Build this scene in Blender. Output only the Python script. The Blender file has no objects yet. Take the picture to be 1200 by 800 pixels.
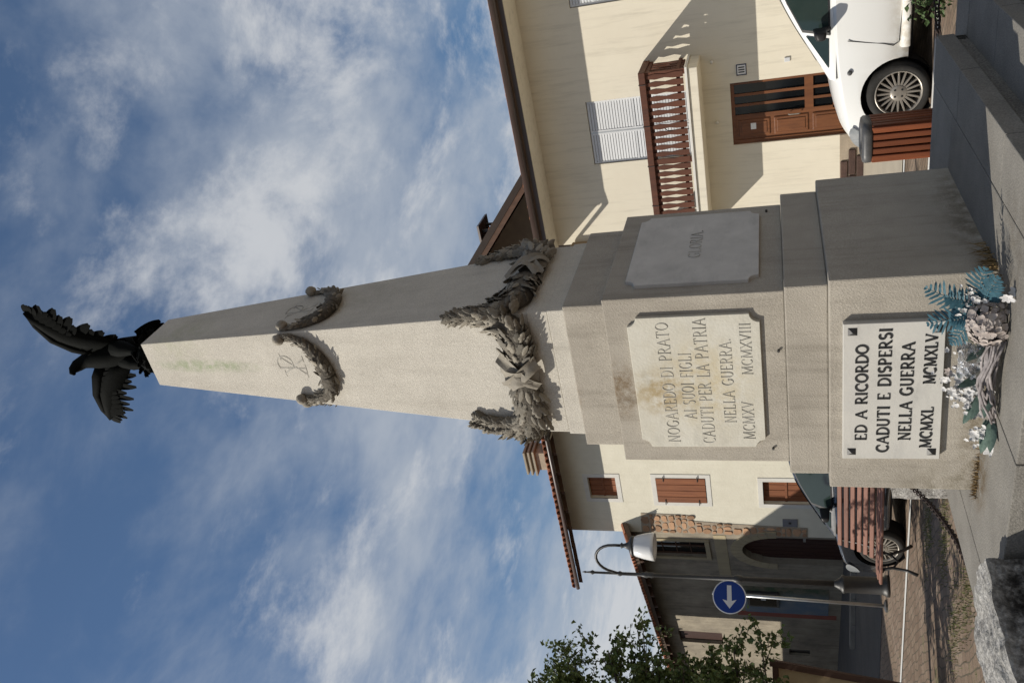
import bpy, bmesh, math, random
from mathutils import Vector, Matrix, noise as mnoise
R = math.radians
random.seed(7)
S = bpy.context.scene
col = S.collection

# ------------------------------------------------------------------ camera (the photograph is held sideways: world up points left)
cam = bpy.data.objects.new('camera', bpy.data.cameras.new('camera')); col.objects.link(cam); S.camera = cam
_d = Vector((-0.18788, 0.239542, -0.952534)); _r = Vector((0.849538, 0.526352, -0.0351985)); _f = Vector((-0.492936, 0.815827, 0.302391))
M_ = Matrix((_d, _r, -_f)).transposed().to_4x4(); M_.translation = Vector((2.763044, -4.607696, 0.957669))
cam.matrix_world = M_
cam.data.sensor_width = 36; cam.data.lens = 30.0686; cam.data.clip_end = 2000; cam.data.clip_start = 0.05
# ------------------------------------------------------------------ world, sun, exposure
W = bpy.data.worlds.new('World'); S.world = W; W.use_nodes = True
LIGHT = Vector((0.77, 0.64, -0.78)).normalized()
nt = W.node_tree; nt.nodes.clear(); N = nt.nodes.new; L = nt.links.new
out = N('ShaderNodeOutputWorld'); bg = N('ShaderNodeBackground'); bg.inputs[1].default_value = 0.077
sky = N('ShaderNodeTexSky'); sky.sky_type = 'NISHITA'; sky.sun_disc = False
sky.sun_elevation = math.asin(-LIGHT.z); sky.sun_rotation = math.atan2(-LIGHT.x, -LIGHT.y); sky.altitude = 100; sky.dust_density = 0.6; sky.ozone_density = 1.6
tc = N('ShaderNodeTexCoord'); sep = N('ShaderNodeSeparateXYZ'); L(tc.outputs['Generated'], sep.inputs[0])
zc = N('ShaderNodeMath'); zc.operation = 'MAXIMUM'; L(sep.outputs[2], zc.inputs[0]); zc.inputs[1].default_value = 0.0
za = N('ShaderNodeMath'); za.operation = 'ADD'; L(zc.outputs[0], za.inputs[0]); za.inputs[1].default_value = 0.16
dv = N('ShaderNodeVectorMath'); dv.operation = 'DIVIDE'; L(tc.outputs['Generated'], dv.inputs[0])
cz = N('ShaderNodeCombineXYZ'); [L(za.outputs[0], cz.inputs[i]) for i in range(3)]; L(cz.outputs[0], dv.inputs[1])
mp = N('ShaderNodeMapping'); L(dv.outputs[0], mp.inputs[0]); mp.inputs['Scale'].default_value = (1.15, 0.75, 0.0); mp.inputs['Rotation'].default_value = (0, 0, R(-38)); mp.inputs['Location'].default_value = (3.1, 1.9, 0)
def wn(scale, detail, rough, dist):
    n = N('ShaderNodeTexNoise'); n.inputs['Scale'].default_value = scale; n.inputs['Detail'].default_value = detail
    n.inputs['Roughness'].default_value = rough; n.inputs['Distortion'].default_value = dist; L(mp.outputs[0], n.inputs['Vector']); return n
n1 = wn(1.7, 9, 0.55, 0.3); n2 = wn(7.0, 8, 0.6, 0.2)
mixn = N('ShaderNodeMath'); mixn.operation = 'MULTIPLY_ADD'; L(n2.outputs[0], mixn.inputs[0]); mixn.inputs[1].default_value = 0.38; L(n1.outputs[0], mixn.inputs[2])
# thicker cloud towards the horizon
hz = N('ShaderNodeMapRange'); L(sep.outputs[2], hz.inputs[0]); hz.inputs[1].default_value = 0.15; hz.inputs[2].default_value = 0.75; hz.inputs[3].default_value = 0.17; hz.inputs[4].default_value = 0.01
ad = N('ShaderNodeMath'); ad.operation = 'ADD'; L(mixn.outputs[0], ad.inputs[0]); L(hz.outputs[0], ad.inputs[1])
cr = N('ShaderNodeMapRange'); cr.interpolation_type = 'SMOOTHSTEP'; L(ad.outputs[0], cr.inputs[0]); cr.inputs[1].default_value = 0.58; cr.inputs[2].default_value = 1.02; cr.inputs[3].default_value = 0.08; cr.inputs[4].default_value = 0.80
cm = N('ShaderNodeMix'); cm.data_type = 'RGBA'; L(cr.outputs[0], cm.inputs[0])
hs = N('ShaderNodeHueSaturation'); hs.inputs['Saturation'].default_value = 1.27; hs.inputs['Value'].default_value = 1.12; L(sky.outputs[0], hs.inputs['Color']); L(hs.outputs[0], cm.inputs[6])
CLOUD = (6.0, 6.5, 7.2, 1); cm.inputs[7].default_value = CLOUD
n3 = wn(3.6, 14, 0.64, 0.2); n4 = wn(0.9, 3, 0.5, 0.2)
ms = N('ShaderNodeMath'); ms.operation = 'MULTIPLY_ADD'; L(n4.outputs[0], ms.inputs[0]); ms.inputs[1].default_value = 0.75; L(n3.outputs[0], ms.inputs[2])
ms2 = N('ShaderNodeMath'); ms2.operation = 'ADD'; L(ms.outputs[0], ms2.inputs[0]); L(hz.outputs[0], ms2.inputs[1])
c3 = N('ShaderNodeMapRange'); c3.interpolation_type = 'SMOOTHSTEP'; L(ms2.outputs[0], c3.inputs[0]); c3.inputs[1].default_value = 0.92; c3.inputs[2].default_value = 1.17; c3.inputs[3].default_value = 0.0; c3.inputs[4].default_value = 0.85
cm2 = N('ShaderNodeMix'); cm2.data_type = 'RGBA'; L(c3.outputs[0], cm2.inputs[0]); L(cm.outputs[2], cm2.inputs[6]); cm2.inputs[7].default_value = (7.9, 8.1, 8.4, 1)
L(cm2.outputs[2], bg.inputs[0]); L(bg.outputs[0], out.inputs[0])
sun = bpy.data.objects.new('sun', bpy.data.lights.new('sun', 'SUN')); col.objects.link(sun)
sun.data.energy = 5.0; sun.data.angle = R(0.5); sun.data.color = (1.0, 0.94, 0.84)
sun.rotation_mode = 'QUATERNION'; sun.rotation_quaternion = LIGHT.to_track_quat('-Z', 'Y')
S.view_settings.view_transform = 'Standard'; S.view_settings.look = 'None'; S.view_settings.gamma = 1; S.view_settings.exposure = 0.0
S.view_settings.use_curve_mapping = False
GZ = -0.48                                                       # street level; z = 0 is the top of the monument's steps

# ------------------------------------------------------------------ helpers
def tag(o, label=None, cat=None, group=None, kind=None):
    for k, v in (('label', label), ('category', cat), ('group', group), ('kind', kind)):
        if v: o[k] = v
    return o
def thing(name, loc, label, cat, group=None):
    o = bpy.data.objects.new(name, None); col.objects.link(o); o.location = loc; o.empty_display_size = 0.1
    return tag(o, label, cat, group)
def adopt(o, p):
    if p is None: return o
    o.parent = p
    if p.type == 'EMPTY': o.matrix_parent_inverse = (Matrix.Translation(p.location)).inverted()
    elif p.get('_m'): pass
    return o
class MB:
    def __init__(s, m=None): s.v = []; s.f = []; s.m = m
    def add(s, vs, fs):
        b = len(s.v); s.v += [tuple(s.m @ Vector(v)) if s.m else tuple(v) for v in vs]; s.f += [tuple(i + b for i in f) for f in fs]; return s
    def box(s, lo, hi, rz=0, pivot=None):
        x0, y0, z0 = lo; x1, y1, z1 = hi
        vs = [(x0,y0,z0),(x1,y0,z0),(x1,y1,z0),(x0,y1,z0),(x0,y0,z1),(x1,y0,z1),(x1,y1,z1),(x0,y1,z1)]
        return s.add(vs, [(0,3,2,1),(4,5,6,7),(0,1,5,4),(1,2,6,5),(2,3,7,6),(3,0,4,7)])
    def frustum(s, h0, h1, z0, z1):
        vs = [(-h0,-h0,z0),(h0,-h0,z0),(h0,h0,z0),(-h0,h0,z0),(-h1,-h1,z1),(h1,-h1,z1),(h1,h1,z1),(-h1,h1,z1)]
        return s.add(vs, [(0,3,2,1),(4,5,6,7),(0,1,5,4),(1,2,6,5),(2,3,7,6),(3,0,4,7)])
    def prism(s, poly, a, b, ax='y'):
        n = len(poly)
        def P(p, t): return {'y': (p[0], t, p[1]), 'x': (t, p[0], p[1]), 'z': (p[0], p[1], t)}[ax]
        vs = [P(p, a) for p in poly] + [P(p, b) for p in poly]
        return s.add(vs, [tuple(range(n)), tuple(range(2*n-1, n-1, -1))] + [(i, i+n, (i+1) % n + n, (i+1) % n) for i in range(n)])
    def tube(s, pts, rad, n=8, caps=True, flat=1.0, up=None):
        pts = [Vector(p) for p in pts]; m = len(pts)
        if not hasattr(rad, '__len__'): rad = [rad] * m
        vs = []; ref = None
        for i in range(m):
            t = (pts[min(i+1, m-1)] - pts[max(i-1, 0)]).normalized()
            if up is not None: a = (up - t * up.dot(t)).normalized()
            else:
                if ref is None: ref = Vector((0,0,1)) if abs(t.z) < 0.9 else Vector((1,0,0))
                a = (ref - t * ref.dot(t)).normalized(); ref = a
            b = t.cross(a)
            for k in range(n):
                th = 2*math.pi*k/n
                vs.append(pts[i] + a*math.cos(th)*rad[i]*flat + b*math.sin(th)*rad[i])
        fs = [(i*n+k, i*n+(k+1) % n, (i+1)*n+(k+1) % n, (i+1)*n+k) for i in range(m-1) for k in range(n)]
        if caps: fs += [tuple(range(n-1, -1, -1)), tuple((m-1)*n+k for k in range(n))]
        return s.add(vs, fs)
    def lathe(s, prof, c=(0,0,0), n=16, axis='z', caps=True):
        vs = []
        for r_, h in prof:
            for k in range(n):
                t = 2*math.pi*k/n; x, y = r_*math.cos(t), r_*math.sin(t)
                p = {'z': (x, y, h), 'y': (x, h, y), 'x': (h, x, y)}[axis]
                vs.append((p[0]+c[0], p[1]+c[1], p[2]+c[2]))
        m = len(prof)
        return s.add(vs, [(i*n+k, i*n+(k+1) % n, (i+1)*n+(k+1) % n, (i+1)*n+k) for i in range(m-1) for k in range(n)] + ([tuple(range(n)), tuple((m-1)*n+k for k in range(n))] if caps else []))
    def mesh(s, name, mat, smooth=False, bevel=0, fix=True, segs=2):
        me = bpy.data.meshes.new(name); me.from_pydata(s.v, [], s.f)
        if bevel or fix:
            bm = bmesh.new(); bm.from_mesh(me)
            if fix: bmesh.ops.recalc_face_normals(bm, faces=bm.faces)
            if bevel: bmesh.ops.bevel(bm, geom=list(bm.edges), offset=bevel, segments=segs, affect='EDGES', profile=0.6)
            bm.to_mesh(me); bm.free()
        if smooth: me.polygons.foreach_set('use_smooth', [True]*len(me.polygons))
        if mat: me.materials.append(mat)
        return me
    def build(s, name, mat, parent=None, smooth=False, bevel=0, fix=True, segs=2):
        o = bpy.data.objects.new(name, s.mesh(name, mat, smooth, bevel, fix, segs)); col.objects.link(o)
        return adopt(o, parent)
def inst(name, me, mw, parent=None):
    o = bpy.data.objects.new(name, me); col.objects.link(o); adopt(o, parent); o.matrix_basis = mw; return o
def copy_tree(o, parent=None):
    c = o.copy(); col.objects.link(c)
    if parent: c.parent = parent
    for ch in [x for x in bpy.data.objects if x.parent == o]: copy_tree(ch, c)
    return c
# ------------------------------------------------------------------ materials
MATS = {}
def pm(name, c1, c2=None, scale=4, rough=0.85, bump=0.15, bscale=40, speck=0, sscale=220, metal=0, streak=0, rand=0, stretch=(1,1,1), spec=0.3, extra=None, coat=0, trans=0, sub=0):
    m = bpy.data.materials.new(name); m.use_nodes = True; nt = m.node_tree; N = nt.nodes.new; L = nt.links.new
    p = nt.nodes['Principled BSDF']; p.inputs['Roughness'].default_value = rough; p.inputs['Metallic'].default_value = metal
    p.inputs['Specular IOR Level'].default_value = spec; p.inputs['Coat Weight'].default_value = coat
    if trans: p.inputs['Transmission Weight'].default_value = trans
    tc = N('ShaderNodeTexCoord'); mpn = N('ShaderNodeMapping'); mpn.inputs['Scale'].default_value = stretch; L(tc.outputs['Object'], mpn.inputs[0]); vec = mpn.outputs[0]
    def nz(sc, det=4, ro=0.6, v=vec):
        n = N('ShaderNodeTexNoise'); n.inputs['Scale'].default_value = sc; n.inputs['Detail'].default_value = det; n.inputs['Roughness'].default_value = ro; L(v, n.inputs['Vector']); return n.outputs[0]
    def rng(o, a, b, c=0, d=1):
        r_ = N('ShaderNodeMapRange'); L(o, r_.inputs[0]); r_.inputs[1].default_value = a; r_.inputs[2].default_value = b; r_.inputs[3].default_value = c; r_.inputs[4].default_value = d; return r_.outputs[0]
    def mix(f, a, b, mode='MIX'):
        x = N('ShaderNodeMix'); x.data_type = 'RGBA'; x.blend_type = mode
        for k, v in ((0, f), (6, a), (7, b)):
            if hasattr(v, 'default_value') or hasattr(v, 'is_linked'): L(v, x.inputs[k])
            else: x.inputs[k].default_value = v if k == 0 else (*v, 1) if len(v) == 3 else v
        return x.outputs[2]
    c2 = c2 or tuple(x*0.8 for x in c1)
    c = mix(rng(nz(scale, 6, 0.65), 0.3, 0.7), c1, c2)
    if speck:
        c = mix(speck, c, mix(rng(nz(sscale, 2, 0.5), 0.35, 0.65), (0.25,0.25,0.25), (1.3,1.3,1.3)), 'MULTIPLY')
    if streak:
        mv = N('ShaderNodeMapping'); mv.inputs['Scale'].default_value = (1, 1, 0.08); L(tc.outputs['Object'], mv.inputs[0])
        c = mix(rng(nz(9, 5, 0.7, mv.outputs[0]), 0.5, 0.8, 0, streak), c, (0.35,0.33,0.3), 'MULTIPLY')
    if rand:
        oi = N('ShaderNodeObjectInfo'); c = mix(1.0, c, mix(oi.outputs['Random'], (1-rand,)*3, (1+rand,)*3), 'MULTIPLY')
    if extra: c = extra(nt, N, L, tc, nz, rng, mix, c, p)
    L(c, p.inputs['Base Color'])
    if bump:
        b = N('ShaderNodeBump'); b.inputs['Strength'].default_value = bump; b.inputs['Distance'].default_value = 0.02; L(nz(bscale, 5, 0.65), b.inputs['Height']); L(b.outputs[0], p.inputs['Normal'])
    MATS[name] = m; return m
def blob(N, L, tc, cx, cy, cz, sx, sy, sz):
    """1 at a place, 0 outside its ellipsoid: a stain with its own shape"""
    mp = N('ShaderNodeMapping'); mp.vector_type = 'POINT'; mp.inputs['Location'].default_value = (-cx/sx, -cy/sy, -cz/sz); mp.inputs['Scale'].default_value = (1/sx, 1/sy, 1/sz)
    L(tc.outputs['Object'], mp.inputs[0]); ln = N('ShaderNodeVectorMath'); ln.operation = 'LENGTH'; L(mp.outputs[0], ln.inputs[0])
    r_ = N('ShaderNodeMapRange'); r_.interpolation_type = 'SMOOTHSTEP'; L(ln.outputs['Value'], r_.inputs[0]); r_.inputs[1].default_value = 1; r_.inputs[2].default_value = 0.2; return r_.outputs[0]
def granite_x(stains):
    def ex(nt, N, L, tc, nz, rng, mix, c, p):
        for (cx, cy, cz, sx, sy, sz, colr, amt) in stains:
            f = N('ShaderNodeMath'); f.operation = 'MULTIPLY'; L(blob(N, L, tc, cx, cy, cz, sx, sy, sz), f.inputs[0]); L(rng(nz(14, 5, 0.7), 0.35, 0.6, 0, amt), f.inputs[1])
            c = mix(f.outputs[0], c, colr, 'MULTIPLY')
        return c
    return ex
GR = ((0.43,0.392,0.33), (0.32,0.288,0.24))
obelisk_m = pm('obelisk_stone', (0.58,0.545,0.475), (0.485,0.455,0.395), 3, 0.9, 0.35, 130, 0.22, 150, streak=0.25,
    extra=granite_x([(0.0,-0.22,4.9,0.075,0.3,0.62,(0.5,0.66,0.42),0.75),(0.2,-0.1,5.1,0.3,0.3,0.4,(0.8,0.86,0.7),0.5),(0.35,0.1,4.4,0.1,0.5,1.4,(0.72,0.72,0.66),0.9)]))
granite = pm('granite_block', *GR, 2.2, 0.88, 0.3, 110, 0.30, 240, streak=0.5,
    extra=granite_x([(-0.05,-0.56,1.86,0.27,0.06,0.16,(0.55,0.45,0.34),1.0),(-0.12,-0.44,2.2,0.2,0.1,0.13,(0.62,0.46,0.3),1.0),(0,-0.66,0.03,0.9,0.2,0.12,(0.5,0.45,0.36),0.9),(0.66,0,0.0,0.2,0.9,0.2,(0.5,0.46,0.4),0.9),(-0.66,-0.66,0.1,0.25,0.25,0.4,(0.6,0.58,0.52),0.8)]))
slabm = pm('step_stone', (0.255,0.24,0.212), (0.175,0.163,0.143), 2.6, 0.9, 0.3, 90, 0.35, 130, rand=0.06,
    extra=granite_x([(-0.5,-0.7,0,0.35,0.25,0.2,(0.55,0.42,0.26),1.0),(0.8,-0.9,0,0.5,0.35,0.2,(0.75,0.72,0.68),0.9)]))
rough_riser = pm('hammered_stone', (0.25,0.235,0.205), (0.165,0.15,0.13), 5, 0.95, 0.9, 70, 0.6, 90)
def marble_x(nt, N, L, tc, nz, rng, mix, c, p):
    mp = N('ShaderNodeMapping'); mp.inputs['Rotation'].default_value = (0.3, 0.6, 0.5); mp.inputs['Scale'].default_value = (3, 3, 9); L(tc.outputs['Object'], mp.inputs[0])
    c = mix(rng(nz(1.5, 8, 0.7, mp.outputs[0]), 0.52, 0.72, 0, 0.55), c, (0.72,0.73,0.74), 'MULTIPLY'); return c
def marble_stain(nt, N, L, tc, nz, rng, mix, c, p):
    c = marble_x(nt, N, L, tc, nz, rng, mix, c, p)
    return granite_x([(-0.05,-0.6,1.66,0.22,0.2,0.22,(0.66,0.55,0.38),1.0),(0.0,-0.6,1.4,0.42,0.2,0.36,(0.9,0.82,0.66),1.0)])(nt, N, L, tc, nz, rng, mix, c, p)
marble = pm('white_marble', (0.55,0.53,0.48), (0.47,0.455,0.42), 3, 0.5, 0.06, 60, extra=marble_x)
marble_old = pm('weathered_marble', (0.57,0.55,0.48), (0.485,0.455,0.375), 4, 0.75, 0.15, 60, extra=marble_stain)
marble_grey = pm('grey_marble', (0.58,0.56,0.52), (0.45,0.435,0.405), 5, 0.7, 0.1, 60, extra=marble_x)
ink = pm('black_lettering', (0.02,0.02,0.02), None, 40, 0.6, 0)
carved = pm('worn_lettering', (0.50,0.48,0.43), (0.17,0.16,0.135), 13, 0.9, 0)
faint = pm('faint_lettering', (0.50,0.48,0.43), (0.42,0.40,0.35), 40, 0.9, 0)
bronze = pm('garland_bronze', (0.33,0.30,0.24), (0.17,0.15,0.12), 26, 0.7, 0.35, 60, 0.4, 90, rand=0.42, spec=0.3)
bronze_gap_shade = pm('garland_gap_shade', (0.20,0.175,0.138), (0.085,0.074,0.058), 25, 0.85, 0.4, 60)  # darker bronze for the under leaves: shade between leaves put into the colour
bronze_core_shade = pm('garland_core_shade', (0.12,0.105,0.082), (0.06,0.052,0.042), 18, 0.85, 0.6, 40)  # darkest bronze, so the gaps between leaves are coloured as if shaded
bronze_band = pm('ribbon_bronze', (0.30,0.27,0.22), (0.20,0.18,0.145), 9, 0.75, 0.2, 60)
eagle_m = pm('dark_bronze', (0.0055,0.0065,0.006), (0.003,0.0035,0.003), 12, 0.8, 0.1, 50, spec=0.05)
plaster_w = pm('white_plaster', (0.74,0.70,0.58), (0.66,0.62,0.505), 2.5, 0.95, 0.35, 14, streak=0.12)
plaster_c = pm('cream_plaster', (0.73,0.68,0.56), (0.67,0.615,0.50), 0.7, 0.95, 0.15, 60, streak=0.36)
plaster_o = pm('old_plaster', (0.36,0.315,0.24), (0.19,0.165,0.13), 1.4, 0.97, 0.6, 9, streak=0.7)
plaster_y = pm('yellow_plaster', (0.40,0.335,0.21), (0.33,0.28,0.19), 3, 0.95, 0.2, 20, streak=0.3)
trimw = pm('white_trim', (0.69,0.67,0.62), (0.62,0.60,0.55), 3, 0.9, 0.08, 60, streak=.15)
wood_red = pm('red_brown_wood', (0.125,0.043,0.021), (0.066,0.024,0.014), 3, 0.65, 0.15, 60, stretch=(6,6,0.8), rand=0.12)
wood_shut = pm('shutter_wood', (0.27,0.10,0.042), (0.17,0.06,0.028), 3, 0.7, 0.2, 50, stretch=(8,8,0.6), rand=0.12)
wood_door = pm('door_wood', (0.19,0.068,0.021), (0.105,0.036,0.012), 3, 0.45, 0.1, 50, stretch=(8,8,0.7), rand=0.08, spec=0.5)
wood_bin = pm('bin_wood', (0.21,0.062,0.022), (0.10,0.026,0.012), 3, 0.55, 0.15, 50, stretch=(9,9,0.7), rand=0.3)
wood_bench = pm('bench_wood', (0.30,0.15,0.11), (0.19,0.095,0.07), 4, 0.7, 0.2, 50, stretch=(0.7,8,8), rand=0.18)
wood_dark = pm('dark_wood', (0.10,0.055,0.035), (0.06,0.033,0.022), 3, 0.8, 0.2, 30, stretch=(5,5,0.7))
door_dark = pm('dark_door_wood', (0.055,0.024,0.017), (0.035,0.016,0.012), 3, 0.7, 0.2, 30, stretch=(8,8,0.6))
tile_m = pm('terracotta_tile', (0.42,0.165,0.085), (0.26,0.105,0.06), 6, 0.9, 0.3, 40, rand=0.28)
gutter_m = pm('brown_gutter', (0.075,0.052,0.045), (0.055,0.038,0.033), 2, 0.4, 0, spec=0.5)
soffit_m = pm('eave_wood', (0.16,0.115,0.085), (0.10,0.072,0.055), 3, 0.9, 0.1, 30)
greyshut = pm('grey_metal_shutter', (0.62,0.63,0.64), (0.56,0.57,0.58), 2, 0.5, 0, rand=0.03)
iron = pm('black_iron', (0.022,0.022,0.023), (0.035,0.033,0.03), 20, 0.5, 0.1, 60, spec=0.5)
iron_grey = pm('painted_grey_metal', (0.085,0.085,0.085), (0.06,0.06,0.062), 20, 0.45, 0.05, 60, spec=0.5)
rust = pm('rusty_chain', (0.05,0.032,0.025), (0.028,0.02,0.018), 40, 0.8, 0.2, 60)
steel = pm('galvanised_steel', (0.45,0.46,0.46), (0.36,0.37,0.37), 10, 0.4, 0, metal=0.7)
opal = pm('opal_glass', (0.72,0.72,0.71), (0.68,0.68,0.67), 2, 0.2, 0, spec=0.5, coat=0.4)
sign_blue = pm('sign_blue', (0.012,0.05,0.26), (0.011,0.045,0.24), 3, 0.4, 0)
sign_white = pm('sign_white', (0.78,0.78,0.76), (0.72,0.72,0.70), 3, 0.45, 0)
brickstone = pm('exposed_stone', (0.47,0.28,0.165), (0.36,0.225,0.14), 6, 0.95, 0.5, 30, rand=0.3)
mortar = pm('mortar', (0.40,0.33,0.25), (0.30,0.25,0.19), 8, 0.97, 0.5, 30)
plinthm = pm('brown_stone_plinth', (0.085,0.05,0.038), (0.05,0.03,0.025), 7, 0.8, 0.4, 40, rand=0.35)
glassd = pm('dark_glass', (0.008,0.009,0.010), None, 2, 0.08, 0, spec=0.4)
carw = pm('white_car_paint', (0.77,0.77,0.745), (0.75,0.75,0.725), 1.2, 0.3, 0, spec=0.5, coat=0.6, extra=granite_x([(0.6,4.2,-0.3,3.0,0.8,0.28,(0.62,0.55,0.45),0.7)]))
cark = pm('black_car_paint', (0.012,0.014,0.018), None, 1.2, 0.25, 0, spec=0.5, coat=0.8)
rubber = pm('tyre_rubber', (0.022,0.021,0.02), (0.035,0.033,0.03), 20, 0.85, 0.1, 90)
blackp = pm('black_plastic', (0.02,0.02,0.021), None, 9, 0.5, 0)
alloy = pm('silver_rim', (0.44,0.41,0.36), (0.33,0.30,0.26), 8, 0.35, 0, metal=0.55)
chrome = pm('headlamp_glass', (0.55,0.58,0.60), (0.35,0.38,0.40), 12, 0.08, 0, metal=0.4, coat=1.0)
carglass = pm('car_glass', (0.025,0.04,0.036), None, 3, 0.04, 0, spec=0.5)
leaf_m = pm('tree_leaf', (0.135,0.17,0.05), (0.06,0.095,0.025), 1.3, 0.6, 0, spec=0.3)
leaf_m2 = pm('shrub_leaf', (0.085,0.13,0.045), (0.035,0.065,0.02), 6, 0.6, 0)
bark = pm('bark', (0.14,0.11,0.085), (0.08,0.062,0.05), 7, 0.95, 0.6, 30)
grassm = pm('grass', (0.085,0.115,0.03), (0.14,0.13,0.05), 3, 0.8, 0)
drygrass = pm('dry_grass', (0.25,0.17,0.075), (0.15,0.10,0.05), 6, 0.9, 0)
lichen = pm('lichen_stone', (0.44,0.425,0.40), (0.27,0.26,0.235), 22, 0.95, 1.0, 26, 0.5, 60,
    extra=lambda nt, N, L, tc, nz, rng, mix, c, p: granite_x([(-.52,-1.9,-.02,.14,1.2,.14,(0.08,0.07,0.065),1.0),(-.48,-1.6,-.1,.16,.5,.3,(0.10,0.09,0.08),1.0)])(nt, N, L, tc, nz, rng, mix, mix(rng(nz(16, 6, 0.75), 0.52, 0.66, 0, 0.7), c, (0.10,0.09,0.085)), p))  # black moss blobs; the side's shade is put into their colour too
teal = pm('teal_fern', (0.06,0.155,0.195), (0.018,0.07,0.095), 30, 0.6, 0, rand=0.15)
petal_w = pm('white_petal', (0.62,0.61,0.59), (0.40,0.39,0.39), 12, 0.7, 0)
petal_p = pm('faded_pink_petal', (0.46,0.41,0.37), (0.27,0.22,0.20), 25, 0.8, 0)
twig = pm('silvery_twig', (0.36,0.33,0.32), (0.13,0.11,0.11), 16, 0.8, 0.3, 40)
stemg = pm('grey_green_leaf', (0.14,0.20,0.16), (0.07,0.11,0.09), 9, 0.6, 0)
film = pm('clear_film', (0.62,0.62,0.62), (0.5,0.5,0.5), 12, 0.12, 0.4, 25, spec=0.6, trans=0.75)
aspa = pm('asphalt', (0.085,0.082,0.078), (0.06,0.058,0.055), 1.2, 0.9, 0.3, 160, 0.3, 200)
concm = pm('pavement_concrete', (0.42,0.37,0.29), (0.34,0.30,0.24), 1.1, 0.92, 0.15, 60)
linew = pm('white_road_paint', (0.66,0.65,0.62), (0.56,0.55,0.52), 5, 0.8, 0.1, 60)
def paver_x(nt, N, L, tc, nz, rng, mix, c, p):
    br = N('ShaderNodeTexBrick'); br.inputs['Scale'].default_value = 1.0; br.inputs['Brick Width'].default_value = 0.19; br.inputs['Row Height'].default_value = 0.10
    br.inputs['Mortar Size'].default_value = 0.009; br.inputs['Mortar Smooth'].default_value = 0.3; br.inputs['Bias'].default_value = -0.1
    br.inputs['Color1'].default_value = (0.19,0.135,0.10,1); br.inputs['Color2'].default_value = (0.27,0.205,0.155,1); br.inputs['Mortar'].default_value = (0.12,0.10,0.075,1)
    mp = N('ShaderNodeMapping'); mp.inputs['Rotation'].default_value = (0, 0, R(32)); L(tc.outputs['Object'], mp.inputs[0])
    wv = N('ShaderNodeVectorMath'); wv.operation = 'ADD'; L(mp.outputs[0], wv.inputs[0])
    nn = N('ShaderNodeTexNoise'); nn.inputs['Scale'].default_value = 1.6; L(tc.outputs['Object'], nn.inputs['Vector']); sc = N('ShaderNodeVectorMath'); sc.operation = 'SCALE'; sc.inputs[3].default_value = 0.22; L(nn.outputs['Color'], sc.inputs[0]); L(sc.outputs[0], wv.inputs[1])
    L(wv.outputs[0], br.inputs['Vector'])
    c2 = mix(rng(nz(0.9, 6, 0.7), 0.35, 0.65), br.outputs['Color'], (0.75,0.72,0.66), 'MULTIPLY')
    c2 = mix(rng(nz(1.7, 7, 0.75), 0.6, 0.72, 0, 0.75), c2, (0.10,0.12,0.035)); c2 = mix(rng(nz(3.1, 7, 0.8), 0.63, 0.7, 0, 0.7), c2, (0.16,0.07,0.045))
    return c2
pavers = pm('porphyry_pavers', (0.3,0.2,0.15), None, 1, 0.9, 0.6, 24, extra=paver_x)

# ------------------------------------------------------------------ the ground
def sheet(name, x0, x1, y0, y1, z, mat, parent=None):
    return MB().add([(x0,y0,z),(x1,y0,z),(x1,y1,z),(x0,y1,z)], [(0,1,2,3)]).build(name, mat, parent)
tag(sheet('ground', -300, 300, -300, 300, GZ, pavers), kind='structure')
tag(sheet('pavement', -7.4, 30, 5.95, 10.6, GZ+0.012, concm), kind='structure')
road = MB().add([(-60,6.35,GZ+.006),(-9.4,6.35,GZ+.006),(-7.4,8.2,GZ+.006),(-7.4,30,GZ+.006),(-60,30,GZ+.006)], [(0,1,2,3,4)]).build('road', aspa); tag(road, kind='structure')
mk = sheet('road_marking', -12, 14, 4.12, 4.24, GZ+0.009, linew, road)
sheet('road_marking', -7.4, 14, 5.80, 5.90, GZ+0.009, linew, road)
kerb = tag(MB().box((-16, 10.93, GZ), (-7.9, 11.12, GZ+0.08)).build('kerb', slabm), kind='structure')
kme = MB().box((0, 0, 0), (0.885, 0.2, 0.12)).mesh('kerbstone', slabm, bevel=0.01)
for i in range(9): inst('kerbstone', kme, Matrix.Translation((-16+i*0.9, 10.9, GZ)), kerb)

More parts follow.
